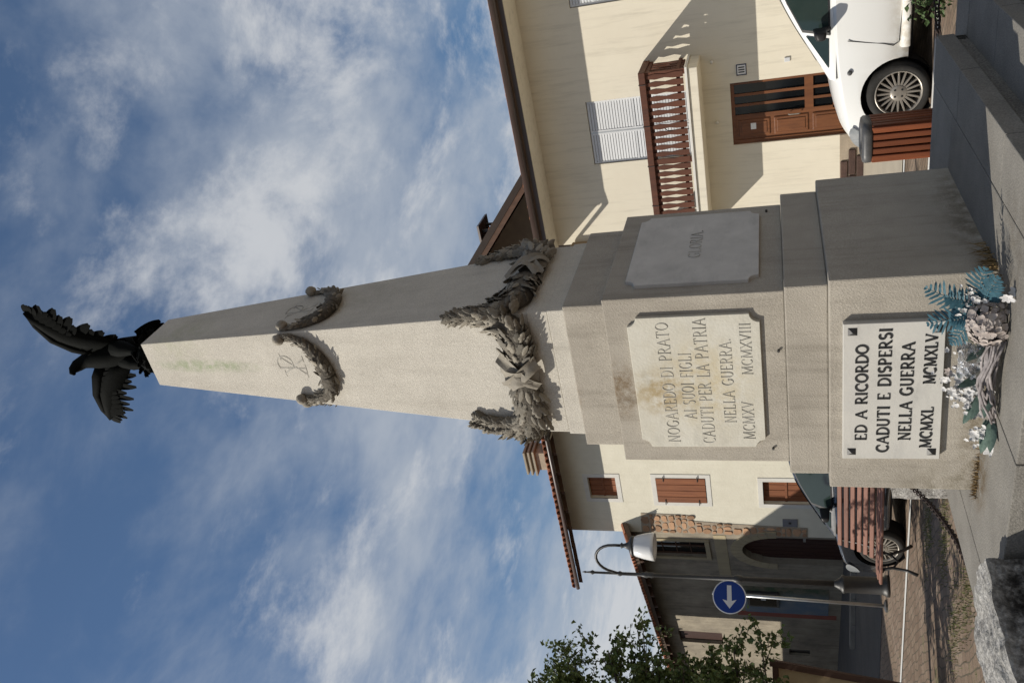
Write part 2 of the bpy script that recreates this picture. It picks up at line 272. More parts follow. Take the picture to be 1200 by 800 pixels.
# ------------------------------------------------------------------ roman lettering made of strokes
def arc(cx, cy, rx, ry, a0, a1, n=10): return [(cx+rx*math.cos(R(a0+(a1-a0)*i/n)), cy+ry*math.sin(R(a0+(a1-a0)*i/n))) for i in range(n+1)]
T, t_ = 1.0, 0.5
FONT = {
 'A': (0.82, [([(0.06,0),(0.41,1)],t_),([(0.41,1),(0.76,0)],T),([(0.19,0.36),(0.63,0.36)],t_)], [(0.06,0),(0.76,0)]),
 'C': (0.76, [(arc(0.43,0.5,0.37,0.5,48,312),T),([(0.68,0.87),(0.68,0.68)],t_)], []),
 'D': (0.80, [([(0.14,0),(0.14,1)],T),([(0.06,1),(0.30,1)]+arc(0.32,0.5,0.42,0.5,80,-80)+[(0.30,0),(0.06,0)],0.8)], []),
 'E': (0.66, [([(0.14,0),(0.14,1)],T),([(0.05,1),(0.56,1),(0.56,0.84)],t_),([(0.14,0.52),(0.46,0.52)],t_),([(0.05,0),(0.6,0),(0.6,0.18)],t_)], []),
 'F': (0.62, [([(0.14,0),(0.14,1)],T),([(0.05,1),(0.56,1),(0.56,0.84)],t_),([(0.14,0.52),(0.46,0.52)],t_)], [(0.14,0)]),
 'G': (0.82, [(arc(0.43,0.5,0.37,0.5,48,318),T),([(0.70,0.1),(0.70,0.44)],T),([(0.56,0.44),(0.8,0.44)],t_)], []),
 'I': (0.32, [([(0.16,0),(0.16,1)],T)], [(0.16,0),(0.16,1)]),
 'L': (0.64, [([(0.14,0),(0.14,1)],T),([(0.05,0),(0.58,0),(0.58,0.18)],t_)], [(0.14,1)]),
 'M': (1.0, [([(0.12,0),(0.16,1)],t_),([(0.16,1),(0.5,0.05)],T),([(0.5,0.05),(0.84,1)],t_),([(0.84,1),(0.88,0)],T)], [(0.12,0),(0.88,0),(0.14,1),(0.86,1)]),
 'N': (0.84, [([(0.14,0),(0.14,1)],t_),([(0.14,1),(0.7,0)],T),([(0.7,0),(0.7,1)],t_)], [(0.14,0),(0.12,1),(0.7,1)]),
 'O': (0.84, [(arc(0.42,0.5,0.36,0.5,0,360,18),T)], []),
 'P': (0.66, [([(0.14,0),(0.14,1)],T),([(0.05,1),(0.32,1)]+arc(0.32,0.74,0.25,0.26,80,-90)+[(0.14,0.48)],0.75)], [(0.14,0)]),
 'R': (0.76, [([(0.14,0),(0.14,1)],T),([(0.05,1),(0.32,1)]+arc(0.32,0.74,0.25,0.26,80,-90)+[(0.14,0.48)],0.75),([(0.34,0.48),(0.70,0)],T)], [(0.14,0),(0.70,0)]),
 'S': (0.62, [(arc(0.31,0.75,0.22,0.25,40,250)+arc(0.31,0.26,0.23,0.26,80,-140),T)], []),
 'T': (0.74, [([(0.37,0),(0.37,1)],T),([(0.05,0.84),(0.05,1),(0.69,1),(0.69,0.84)],t_)], [(0.37,0)]),
 'U': (0.80, [([(0.14,1),(0.14,0.32)]+arc(0.40,0.3,0.26,0.3,185,355)+[(0.66,0.32),(0.66,1)],0.85)], [(0.14,1),(0.66,1)]),
 'V': (0.78, [([(0.06,1),(0.39,0)],T),([(0.39,0),(0.72,1)],t_)], [(0.06,1),(0.72,1)]),
 'X': (0.78, [([(0.08,1),(0.70,0)],T),([(0.70,1),(0.08,0)],t_)], [(0.08,1),(0.70,1),(0.08,0),(0.70,0)]),
 '.': (0.3, [([(0.13,0.0),(0.13,0.12)],T)], []),
}
def strokes(mb, lst, ox, oz, sx, h, w, fr, z0=0.0, dep=0.003):
    """lst: (polyline, weight); fr(x, z, d) gives the 3d point d proud of the face"""
    for pts, wt in lst:
        P = [Vector((ox+a*sx*h, oz+b*h)) for a, b in pts]; hw = w*wt*h/2
        left, right = [], []
        for i in range(len(P)):
            tng = (P[min(i+1, len(P)-1)] - P[max(i-1, 0)]).normalized(); nn = Vector((-tng.y, tng.x))
            left.append(P[i]+nn*hw); right.append(P[i]-nn*hw)
        n = len(P); vs = [fr(p.x, p.y, d) for d in (z0+dep, z0-0.004) for p in left+right]
        fs = [(i, i+1, n+i+1, n+i) for i in range(n-1)]
        for ring in (range(n), range(n, 2*n)):
            rr = list(ring); fs += [(a, b, b+2*n, a+2*n) for a, b in zip(rr, rr[1:])]
        fs += [(0, n, 3*n, 2*n), (n-1, 2*n-1, 4*n-1, 3*n-1)]
        mb.add(vs, fs)
def text_width(s, sx): return sum((FONT[c][0]*sx if c != ' ' else 0.45*sx) + 0.10 for c in s) - 0.10
def write(s, x0, x1, z0, z1, fr, mats, parent, w=0.15, worn='', name='letter'):
    """one line of capitals fitted between x0..x1, baseline z0 to z1"""
    h = z1-z0; lo, hi = 0.3, 3.0
    for _ in range(30):
        m = (lo+hi)/2
        if text_width(s, m)*h > x1-x0: hi = m
        else: lo = m
    sx = lo; x = x0
    for i, c in enumerate(s):
        if c == ' ': x += (0.45*sx+0.10)*h; continue
        wd, st, serif = FONT[c]
        lst = list(st) + [([(px-0.10, py), (px+0.10, py)], 0.45) for px, py in serif]
        A = MB(); strokes(A, lst, x, z0, sx, h, w, fr); x += (wd*sx+0.10)*h
        A.build(name, mats[1] if i < len(worn) and worn[i] == 'x' else mats[0], parent, fix=True)

# ------------------------------------------------------------------ monument
mon = thing('war_memorial', (0, 0, GZ), 'tall pale stone obelisk memorial with marble plaques and bronze garlands on stone steps', 'monument')
def jit(a): return random.uniform(-a, a)
def slab(lo, hi, parent, mat, bev=0.006):
    MB().box(lo, hi).build('slab', mat, parent, bevel=bev)
core = MB().box((-1.2,-1.2,GZ-0.05), (1.2,1.2,-0.03)).build('platform', slabm, mon)
H0, H1, H2 = 1.28, 1.585, 1.89
g = 0.003
top_sl = [(-H0,-H0,-0.96-g,0.2),( -H0,0.2+2*g,-0.96-g,H0),(0.99+g,-H0,H0,-0.55),(0.99+g,-0.55+2*g,H0,0.5),(0.99+g,0.5+2*g,H0,H0),
          (-0.96+g,-H0,0.02-g,-0.64),(0.02+g,-H0,0.99-g,-0.64),(-0.96+g,0.64,0.02-g,H0),(0.02+g,0.64,0.99-g,H0),(-0.96+g,-0.64+2*g,0.99-g,0.64-2*g)]
for x0, y0, x1, y1 in top_sl: slab((x0,y0,-0.10), (x1,y1,jit(0.001)), core, slabm)
def ring(hin, hout, z0, z1, parent):
    for sgn in (-1, 1):
        for a, b in ((-hout, -0.35), (-0.35, 0.5), (0.5, hout)):
            slab((a+g, min(sgn*hin, sgn*hout), z0), (b-g, max(sgn*hin, sgn*hout), z1+jit(0.001)), parent, slabm)
            if abs(a) == hout: a = math.copysign(hin, a)
            if abs(b) == hout: b = math.copysign(hin, b)
            slab((min(sgn*hin, sgn*hout), a+g, z0), (max(sgn*hin, sgn*hout), b-g, z1+jit(0.001)), parent, slabm)
st2 = MB().box((-H1+.05,-H1+.05,GZ-.05), (H1-.05,H1-.05,-0.2)).build('step', slabm, mon); ring(H0-0.06, H1, -0.27, -0.16, st2)
st3 = MB().box((-H2+.05,-H2+.05,GZ-.06), (H2-.05,H2-.05,-0.36)).build('step', slabm, mon); ring(H1-0.06, H2, GZ-.03, -0.32, st3)
# hammered riser faces of the top steps, a little behind the slab edge
for h, z0, z1 in ((H0-0.012, -0.161, -0.098), (H1-0.012, -0.321, -0.268)):
    m = MB()
    for k in range(4):
        mm = Matrix.Rotation(k*math.pi/2, 4, 'Z'); m.m = mm; m.box((-h, -h, z0), (h, -h+0.1, z1))
    m.build('riser', rough_riser, mon)
MB().frustum(0.664, 0.66, -0.02, 0.737).build('base_block', granite, mon, bevel=0.008)
MB().frustum(0.608, 0.608, 0.738, 0.947).build('course', granite, mon, bevel=0.008)
MB().frustum(0.560, 0.558, 0.948, 1.902).build('die_block', granite, mon, bevel=0.006)
MB().frustum(0.494, 0.492, 1.903, 2.146).build('course', granite, mon, bevel=0.008)
MB().frustum(0.446, 0.444, 2.147, 2.255).build('course', obelisk_m, mon, bevel=0.006)
MB().frustum(0.436, 0.434, 2.256, 2.382).build('course', obelisk_m, mon, bevel=0.006)
MB().frustum(0.426, 0.1788, 2.383, 5.426).build('obelisk', obelisk_m, mon, bevel=0.005)
def hob(z): return 0.426 + (0.1788-0.426)*(z-2.383)/(5.426-2.383)
def face_front(y): return lambda x, z, d: (x, y-d, z)
def face_right(xx): return lambda x, z, d: (xx+d, x, z)
def face_left(xx): return lambda x, z, d: (xx-d, -x, z)
def plaque(fr, poly, mat, dep=0.028):
    n = len(poly); vs = [fr(x, z, dep) for x, z in poly] + [fr(x, z, -0.01) for x, z in poly]
    return MB().add(vs, [tuple(range(n)), tuple(range(2*n-1, n-1, -1))] + [(i, i+n, (i+1) % n+n, (i+1) % n) for i in range(n)]).build('marble_plaque', mat, mon, bevel=0.0025, segs=1)
# lower plaque: squared, black raised letters, four pyramid studs
fr = face_front(0.0); P1 = plaque(face_front(-0.66), [(-0.427,0.192),(0.427,0.207),(0.427,0.672),(-0.427,0.672)], marble, 0.034)
tag(P1, label='white rectangular marble plaque with black raised capitals and studs on lowest block')
f1 = face_front(-0.694)
write('ED A RICORDO', -0.300, 0.303, 0.556, 0.610, f1, (ink, ink), P1, 0.20)
write('CADUTI E DISPERSI', -0.380, 0.395, 0.447, 0.503, f1, (ink, ink), P1, 0.20)
write('NELLA GUERRA', -0.300, 0.308, 0.342, 0.398, f1, (ink, ink), P1, 0.20)
write('MCMXL', -0.350, -0.085, 0.240, 0.293, f1, (ink, ink), P1, 0.20)
write('MCMXLV', 0.058, 0.352, 0.240, 0.293, f1, (ink, ink), P1, 0.20)
for sx, sz in ((-0.377,0.628),(0.381,0.628),(-0.377,0.234),(0.381,0.240)):
    MB().add([f1(sx+a*0.022, sz+b*0.022, 0.001) for a, b in ((-1,-1),(1,-1),(1,1),(-1,1))]+[f1(sx,sz,0.016)], [(0,1,4),(1,2,4),(2,3,4),(3,0,4),(3,2,1,0)]).build('stud', iron, P1)
# upper plaques with concave corners
def notched(x0, x1, z0, z1, r_=0.052):
    p = []
    for cx, cz, a0 in ((x0,z0,90),(x1,z0,180),(x1,z1,270),(x0,z1,0)):
        p += [(cx+r_*math.cos(R(a0-90*i/5)), cz+r_*math.sin(R(a0-90*i/5))) for i in range(6)]
    return p
fu = face_front(-0.5585); P2 = plaque(fu, notched(-0.438,0.447,1.073,1.776), marble_old, 0.022)
tag(P2, label='stained marble plaque with notched corners and worn carved capitals on front')
f2 = face_front(-0.5803)
cm_ = (carved, faint)
write('NOGAREDO DI PRATO', -0.402, 0.412, 1.555, 1.622, f2, cm_, P2, 0.056, '   xx    xx      ')
write('AI SUOI FIGLI', -0.233, 0.213, 1.448, 1.515, f2, cm_, P2, 0.056, '    x  xx   x')
write('CADUTI PER LA PATRIA', -0.410, 0.428, 1.355, 1.423, f2, cm_, P2, 0.056, 'x x x  x  x         ')
write('NELLA GUERRA.', -0.264, 0.298, 1.230, 1.292, f2, cm_, P2, 0.056, 'x            ')
write('MCMXV', -0.381, -0.12, 1.132, 1.194, f2, cm_, P2, 0.056, '  x x')
write('MCMXVIII', 0.062, 0.390, 1.124, 1.180, f2, cm_, P2, 0.056, '      x ')
fg = face_right(0.5585); P3 = plaque(fg, notched(-0.448,0.450,1.070,1.785), marble_grey, 0.022)
tag(P3, label='grey shaded marble plaque with a single carved word on the right side')
write('GLORIA.', -0.152, 0.215, 1.393, 1.460, face_right(0.5803), cm_, P3, 0.056, ' x     ')
fl = face_left(0.0); P4 = plaque(face_left(-0.5585), notched(-0.445,0.445,1.073,1.776), marble_old, 0.022)
# small iron pins at the die block edges
for pos in ((-0.46,-0.562,1.035),(0.20,-0.562,0.985),(0.563,0.46,1.03)): MB().lathe([(0.007,-0.012),(0.007,0.012)], pos, 8, 'y' if pos[0] < .5 else 'x').build('pin', iron, mon)

# ---- bronze garlands
def leaf_mesh(name, lobes, wid, mat, curl=0.12, n=8):
    m = MB(); vs = []
    for i in range(n+1):
        s = i/n; w = wid*(math.sin(math.pi*min(1, s*0.93+0.05))**0.75)*(1+lobes*math.sin(s*math.pi*5.5)); 
        if i in (0, n): w *= 0.25
        zc_ = curl*s*s; e = 0.10*w*math.sin(s*21); vs += [(s, -w, zc_-0.15*w+e), (s, -w*0.5, zc_+0.38*w), (s, 0, zc_+0.02), (s, w*0.5, zc_+0.38*w), (s, w, zc_-0.15*w-e)]
    fs = [(i*5+k, i*5+k+1, (i+1)*5+k+1, (i+1)*5+k) for i in range(n) for k in range(4)]
    m.add(vs, fs); return m.mesh(name, mat, True, fix=False)
laurel = [leaf_mesh('leaf', 0.0, 0.22, bronze), leaf_mesh('leaf', 0.28, 0.26, bronze), leaf_mesh('leaf', 0.22, 0.30, bronze, -0.1)]
def spath(pts, n):
    """smooth samples (point, radius) through control points (x, z, r)"""
    out = []; m = len(pts)-1
    for i in range(n+1):
        s = i/n*m; k = min(int(s), m-1); t = s-k
        p = [pts[max(0, min(m, k+j))] for j in (-1, 0, 1, 2)]
        out.append(tuple(0.5*(2*p[1][c]+(p[2][c]-p[0][c])*t+(2*p[0][c]-5*p[1][c]+4*p[2][c]-p[3][c])*t*t+(3*p[1][c]-p[0][c]-3*p[2][c]+p[3][c])*t**3) for c in range(3)))
    return out
def garland(paths, rot, nleaf, lsize, fat, single, ribbon=None, rosettes=(), label=None, seed=1):
    rnd = random.Random(seed); RM = Matrix.Rotation(rot, 4, 'Z'); coreb = MB(RM); lm = []; under = []; mass = MB()
    def pt(x, z, d): return Vector((x, -hob(z)-d, z))
    for path in paths:
        sp = spath(path, 24)
        coreb.tube([pt(x, z, r_*fat*0.55) for x, z, r_ in sp], [max(0.006, r_*0.8) for _, _, r_ in sp], 10, True, fat, Vector((0,-1,0)))
        for k in range(nleaf*3):
            i = (k+0.5)/nleaf/3*23.5; a, b = sp[int(i)], sp[min(24, int(i)+1)]
            tg = (pt(b[0], b[1], 0)-pt(a[0], a[1], 0)).normalized(); f_ = i-int(i); x, z, r_ = [a[c]+(b[c]-a[c])*f_ for c in range(3)]
            outw = Vector((0,-1,0)); lat = tg.cross(outw).normalized()
            al = R(-84+168*((k*0.618) % 1)+rnd.uniform(-8,8)); rad = outw*math.cos(al)*fat+lat*math.sin(al)
            pos = pt(x, z, r_*fat*0.55)+(outw*math.cos(al)*fat+lat*math.sin(al))*r_*0.78
            sp_ = R(rnd.uniform(4, 34))*(1 if al > 0 else -1); d = (tg*math.cos(sp_)+lat*math.sin(sp_)+rad*(rnd.uniform(0.03, 0.16) if k % 3 == 0 else rnd.uniform(-.04,.1))).normalized()
            nrm = (rad-d*rad.dot(d)).normalized(); sd = nrm.cross(d)
            sz = lsize*rnd.uniform(0.75, 1.25)*(0.6+0.4*min(1, r_/0.09))*(1 if k % 3 == 0 else 0.8); pos = pos-(rad*r_*(0 if k % 3 == 0 else 0.10))
            mw = Matrix((d, sd, nrm)).transposed().to_4x4() @ Matrix.Diagonal((sz, sz*rnd.uniform(.85,1.1), sz, 1)); mw.translation = pos
            (lm if k % 3 == 0 else under).append((RM @ mw, rnd.choice(laurel)))
    o = coreb.build('garland', bronze_core_shade, mon, True)
    if label: tag(o, label=label)
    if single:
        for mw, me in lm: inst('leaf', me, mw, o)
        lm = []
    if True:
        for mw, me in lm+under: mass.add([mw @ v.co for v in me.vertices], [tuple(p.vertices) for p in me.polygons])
        tag(mass.build('leaf_mass', bronze_gap_shade if single else bronze, o, True, fix=False), kind='stuff')
    if ribbon:
        for pts, wd in ribbon:
            rb = MB(RM); sp = spath(pts, 10); vs = []
            for i, (x, z, dd) in enumerate(sp):
                x2, z2, _ = sp[min(10, i+1)]; x1, z1, _ = sp[max(0, i-1)]; tn = Vector((x2-x1, 0, z2-z1)).normalized(); sdv = Vector((tn.z, 0, -tn.x))
                for k in range(5):
                    vs.append(pt(x, z, dd+0.012*math.sin(k*1.9+i*.3))+sdv*wd*(k/4-0.5))
            rb.add(vs, [(i*5+k, i*5+k+1, i*5+k+6, i*5+k+5) for i in range(10) for k in range(4)])
            rb.build('ribbon', bronze_band, o, True, fix=False)
    for x, z in rosettes:
        c = pt(x, z, 0.035); rs = MB(RM)
        rs.lathe([(0.004,0.03),(0.03,0.028),(0.041,0.0),(0.036,-0.014),(0.026,-0.018),(0.024,-0.026),(0.013,-0.03),(0.003,-0.036)], tuple(c), 14, 'y'); rs.build('rosette', bronze_band, o, True)
    return o
lowR = [(0.07,2.468,0.10),(0.20,2.465,0.115),(0.32,2.475,0.115),(0.395,2.56,0.085),(0.412,2.70,0.055),(0.40,2.83,0.034),(0.395,2.90,0.014)]
lowL = [(-0.03,2.47,0.10),(-0.17,2.465,0.112),(-0.29,2.468,0.115),(-0.375,2.54,0.085),(-0.392,2.67,0.058),(-0.37,2.79,0.04),(-0.35,2.87,0.016)]
rib = [([(0.16,2.60,0.06),(0.10,2.52,0.10),(0.02,2.44,0.115),(-0.05,2.375,0.07)],0.075), ([(-0.06,2.59,0.06),(0.0,2.52,0.105),(0.09,2.42,0.12),(0.13,2.355,0.07)],0.085), ([(0.02,2.60,0.05),(0.035,2.49,0.125),(0.03,2.36,0.06)],0.11)]
up = [(0.252,4.15,0.020),(0.250,4.08,0.030),(0.20,3.985,0.048),(0.09,3.91,0.064),(-0.03,3.882,0.070),(-0.15,3.90,0.062),(-0.225,4.0,0.045),(-0.245,4.09,0.030),(-0.24,4.15,0.020)]
upA = up[:5][::-1]; upB = up[4:]
names = {0: ('front', 'sunlit'), 1: ('right side', 'shaded')}
for k, rot in ((0, 0), (1, math.pi/2), (2, -math.pi/2), (3, math.pi)):
    single = k < 2
    garland([lowR, lowL], rot, 62 if k == 0 else 48, 0.088, 0.62, single, rib, label=None if k > 1 else '%s bronze leaf garland with ribbon at the foot of the obelisk' % names[k][1], seed=3+k)
    garland([upA, upB], rot, 19, 0.058, 0.8, single, None, [(0.247,4.178),(-0.237,4.165)], label=None if k > 1 else '%s bronze leaf swag high on the obelisk' % names[k][1], seed=13+k)
# engraved monogram under each swag
def mono(frf, name='monogram'):
    m = MB(); fr_ = lambda x, z, d: frf(x, z, d)
    L_ = [([(0.0,4.06),(0.0,4.27)],1.0),([(0.0,4.27),(0.03,4.277)]+arc(0.045,4.215,0.052,0.06,80,-95)+[(0.0,4.155)],0.7),([(-0.045,4.24),(0.075,4.06)],1.0),([(0.09,4.24),(-0.05,4.065)],0.6),
          ([(-0.03,4.06),(0.03,4.06)],0.5),([(-0.07,4.24),(-0.02,4.24)],0.5),([(0.065,4.24),(0.115,4.24)],0.5),([(0.05,4.06),(0.10,4.06)],0.5),([(-0.075,4.065),(-0.03,4.065)],0.5)]
    strokes(m, L_, 0, 0, 1.0, 1.0, 0.0095, fr_); return m.build(name, carved, mon)
mono(lambda x, z, d: (x, -hob(z)-d+0.001, z)); mono(lambda x, z, d: (hob(z)+d-0.001, x, z)); 

# ------------------------------------------------------------------ eagle
eg = thing('eagle_statue', (0, 0, 5.426), 'dark bronze eagle with spread wings perched on top of the obelisk', 'statue')
phi = R(-12); ex_ = Vector((math.cos(phi), math.sin(phi), 0)); fw = Vector((math.sin(phi), -math.cos(phi), 0)); uz = Vector((0,0,1))
def E3(a, b, c): return ex_*a + fw*b + uz*c            # right, forward, up (absolute z)
bd = MB(); n_ = 14
spine = [(0.0,-0.12,5.63,0.04,0.055),(0,-0.095,5.70,0.07,0.082),(0,-0.05,5.81,0.092,0.10),(0,0.0,5.93,0.102,0.108),(0,0.03,6.03,0.088,0.095),(0,0.055,6.095,0.066,0.075),(0,0.085,6.14,0.05,0.058),(0,0.12,6.165,0.047,0.054),(0,0.16,6.172,0.034,0.040),(0,0.19,6.16,0.015,0.026),(-0.0,0.215,6.125,0.006,0.010)]
vs = []
for i, (a, b, c, rx, ry) in enumerate(spine):
    a0, b0, c0 = spine[max(0, i-1)][:3]; a1, b1, c1 = spine[min(len(spine)-1, i+1)][:3]
    tn = (E3(a1,b1,c1)-E3(a0,b0,c0)).normalized(); lat = ex_; per = tn.cross(lat).normalized()
    for k in range(n_):
        th = 2*math.pi*k/n_; vs.append(E3(a, b, c)+lat*math.cos(th)*rx+per*math.sin(th)*ry)
bd.add(vs, [(i*n_+k, i*n_+(k+1) % n_, (i+1)*n_+(k+1) % n_, (i+1)*n_+k) for i in range(len(spine)-1) for k in range(n_)]+[tuple(range(n_)), tuple((len(spine)-1)*n_+k for k in range(n_))])
for s in (-1, 1):                                        # feathered thighs and talons
    bd.tube([E3(s*0.06,0.0,5.83), E3(s*0.075,0.03,5.72), E3(s*0.075,0.05,5.63), E3(s*0.075,0.06,5.58)], [0.07,0.058,0.034,0.024], 10)
    for q in (-0.5, 0, 0.5): bd.tube([E3(s*0.075,0.06,5.59), E3(s*0.075+q*0.05,0.11,5.59), E3(s*0.075+q*0.08,0.145,5.555)], [0.016,0.014,0.005], 6)
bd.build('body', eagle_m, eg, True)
feather = MB(); vs = []
for i in range(7):
    s = i/6; w = 0.5*(1-0.55*s**6)*(0.75+0.25*math.sin(s*math.pi)) if i < 6 else 0.16
    vs += [(s,-w,-0.05),(s,0,0.06),(s,w,-0.05)]
feather.add(vs, [(i*3+k, i*3+k+1, i*3+k+4, i*3+k+3) for i in range(6) for k in range(2)])
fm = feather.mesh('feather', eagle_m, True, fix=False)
def put_feather(root, tip, wid, nrm, parent, lift=0.0):
    d = (tip-root); l = d.length; d.normalize(); nn = (nrm-d*nrm.dot(d)).normalized(); sd = nn.cross(d)
    mw = Matrix((d, sd, nn)).transposed().to_4x4() @ Matrix.Diagonal((l, wid, 0.05, 1)); mw.translation = root+nn*lift; inst('feather', fm, mw, parent)
def wing(s):
    # leading edge from the shoulder out to the tip; the feathers hang from it, tip rows longest
    LE = [E3(s*0.06,0.04,6.02), E3(s*0.16,0.10,6.10), E3(s*0.30,0.15,6.165), E3(s*0.46,0.165,6.20), E3(s*0.585,0.155,6.215)]
    nrm = (fw*0.9+uz*0.12).normalized()
    m = MB(); m.tube(LE, [0.045,0.042,0.034,0.022,0.008], 10, True, 0.7, nrm)
    TE = [E3(s*0.07,-0.05,5.76), E3(s*0.16,0.0,5.83), E3(s*0.28,0.07,5.95), E3(s*0.42,0.11,6.06), E3(s*0.56,0.14,6.17)]
    vs = []
    for a, b in zip(LE, TE): vs += [a+nrm*0.012, a.lerp(b, 0.5)+nrm*0.028, b+nrm*0.004, b-nrm*0.006, a.lerp(b, 0.5)-nrm*0.006, a-nrm*0.012]
    m.add(vs, [(i*6+k, i*6+(k+1) % 6, (i+1)*6+(k+1) % 6, (i+1)*6+k) for i in range(4) for k in range(6)]+[(0,1,2,3,4,5), (24,25,26,27,28,29)])
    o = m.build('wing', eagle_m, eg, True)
    nf = 15
    for k in range(nf):
        u_ = k/(nf-1); q = u_*3.999; i = int(q); f_ = q-i
        a = LE[i].lerp(LE[i+1], f_); b = TE[i].lerp(TE[i+1], f_)
        root = a.lerp(b, 0.35); out = (b-a).normalized(); sweep = ex_*s*(0.1+0.75*u_**1.6)
        ln = 0.20
        tip = root+(out*(1-0.55*u_)+sweep*1.25).normalized()*(ln*(1.06, 0.92, 1.12, 0.80)[k % 4]*(0.9+0.1*math.sin(u_*math.pi))*(1-0.62*u_**5))
        put_feather(root, tip, 0.088, nrm, o, 0.003*(k % 2)); 
        if k < nf-2: put_feather(a.lerp(b, 0.06), a.lerp(b, 0.06)+(out+sweep*0.7).normalized()*0.15, 0.075, nrm, o, 0.014)
wing(1); wing(-1)
tl = MB(); tl.tube([E3(0,-0.10,5.72), E3(0,-0.17,5.62)], [0.06,0.045], 8); tl = tl.build('tail', eagle_m, eg, True)
for k in range(7):
    a = (k-3)*0.16; put_feather(E3(a*0.18,-0.12,5.70), E3(a*0.24,-0.235,5.47+0.02*abs(k-3)), 0.085, (-fw*0.7+uz*0.5).normalized(), tl, 0.004*(k % 2))
pd = MB(); rnd = random.Random(5)
bmx = bmesh.new(); bmesh.ops.create_icosphere(bmx, subdivisions=4, radius=1)
for v in bmx.verts:
    p = v.co.copy(); nz_ = mnoise.fractal(p*2.3+Vector((3,1,2)), 1.0, 2.0, 4)*0.22+mnoise.noise(p*7)*0.10
    q = p*(1+nz_); v.co = Vector((q.x*0.165, q.y*0.165, 5.50+max(-0.075, q.z*0.10)))
me_ = bpy.data.meshes.new('rock_perch'); bmx.to_mesh(me_); bmx.free(); me_.materials.append(eagle_m)
adopt(bpy.data.objects.new('rock_perch', me_), eg); col.objects.link(bpy.data.objects['rock_perch'])
sprig = leaf_mesh('sprig_leaf', 0.2, 0.3, eagle_m)
for k in range(34):
    a = rnd.uniform(0, 2*math.pi); h = rnd.uniform(5.44, 5.57); d = Vector((math.cos(a), math.sin(a), rnd.uniform(-.5,.6))).normalized(); nn = Vector((0,0,1)); nn = (nn-d*nn.dot(d)).normalized()
    mw = Matrix((d, nn.cross(d), nn)).transposed().to_4x4() @ Matrix.Diagonal((0.07,0.07,0.07,1)); mw.translation = Vector((math.cos(a)*0.13, math.sin(a)*0.13, h)); inst('sprig_leaf', sprig, mw, bpy.data.objects['rock_perch'])

# ------------------------------------------------------------------ building helpers
def wall_open(m, x0, x1, z0, z1, y, ops, depth=0.14):
    """front wall at y with real openings (a0, a1, b0, b1) and reveals going back by depth"""
    xs = sorted({x0, x1, *[o[0] for o in ops], *[o[1] for o in ops]}); zs = sorted({z0, z1, *[o[2] for o in ops], *[o[3] for o in ops]})
    for a, b in zip(xs, xs[1:]):
        for c, d in zip(zs, zs[1:]):
            if any(o[0] <= a and b <= o[1] and o[2] <= c and d <= o[3] for o in ops): continue
            m.add([(a,y,c),(b,y,c),(b,y,d),(a,y,d)], [(0,1,2,3)])
    for a, b, c, d in ops:
        e = y+depth
        m.add([(a,y,c),(b,y,c),(b,y,d),(a,y,d),(a,e,c),(b,e,c),(b,e,d),(a,e,d)], [(0,4,5,1),(1,5,6,2),(2,6,7,3),(3,7,4,0)])
def shell(m, x0, x1, y0, y1, z0, z1):
    """the other three walls and a lid"""
    m.add([(x0,y0,z0),(x0,y1,z0),(x0,y1,z1),(x0,y0,z1),(x1,y0,z0),(x1,y1,z0),(x1,y1,z1),(x1,y0,z1)], [(0,1,2,3),(4,7,6,5),(1,5,6,2),(3,2,6,7)])
def tile_mesh(ln=0.42, r0=0.098, r1=0.08):
    m = MB(); n = 8; vs = []
    for q, r_ in ((0, r0), (ln, r1)):
        for k in range(n+1):
            a = math.pi*k/n; vs.append((r_*math.cos(a), q, r_*math.sin(a)))
        for k in range(n+1):
            a = math.pi*k/n; vs.append(((r_-.014)*math.cos(a), q, (r_-.014)*math.sin(a)))
    w = 2*(n+1); fs = []
    for k in range(n):
        fs += [(k, k+1, w+k+1, w+k), (n+1+k, w+n+1+k, w+n+2+k, n+2+k), (k, n+1+k, n+2+k, k+1), (w+k, w+k+1, w+n+2+k, w+n+1+k)]
    m.add(vs, fs); return m.mesh('roof_tile', tile_m, True)
TILE = tile_mesh()
def roof_slope(parent, mm, x0, x1, ye, ze, yr, zr, thick=0.10, rows=1, step=0.21, mat=None, under=None):
    """one roof slope: boards below, courses of barrel tiles along the eave, ribbed tiles above; mm maps local to world"""
    dv = Vector((0, yr-ye, zr-ze)); ln = dv.length; dv.normalize(); nn = Vector((0, -dv.z, dv.y)); 
    o = MB(mm)
    def P(x, s, h): return Vector((x, ye, ze))+dv*s+nn*h
    o.add([P(x0,0,0),P(x1,0,0),P(x1,ln,0),P(x0,ln,0),P(x0,0,-thick),P(x1,0,-thick),P(x1,ln,-thick),P(x0,ln,-thick)], [(0,1,2,3),(4,7,6,5),(0,4,5,1),(1,5,6,2),(2,6,7,3),(3,7,4,0)])
    ro = o.build('roof', under or soffit_m, parent)
    n = int((x1-x0)/step); s0 = rows*0.34
    rib = MB(mm); cs = []
    for i in range(n*4+1):
        x = x0+(x1-x0)*i/(n*4); cs.append((x, 0.02+0.06*abs(math.sin(math.pi*i/4))))
    vs = [P(x, s0+0.02, h) for x, h in cs]+[P(x, ln, h) for x, h in cs]; w = len(cs)
    rib.add(vs, [(i, i+1, w+i+1, w+i) for i in range(w-1)]); tag(rib.build('tile_field', tile_m, ro, True), kind='stuff')
    for r_ in range(rows):
        for i in range(n):
            p = P(x0+(i+0.5)*step+jit(0.012), r_*0.34-0.06+jit(0.015), 0.0+jit(0.006))
            b = Matrix((Vector((1,0,0)), dv, nn)).transposed().to_4x4(); b.translation = p
            inst('roof_tile', TILE, mm @ b, ro)
    return ro
I4 = Matrix.Identity(4)

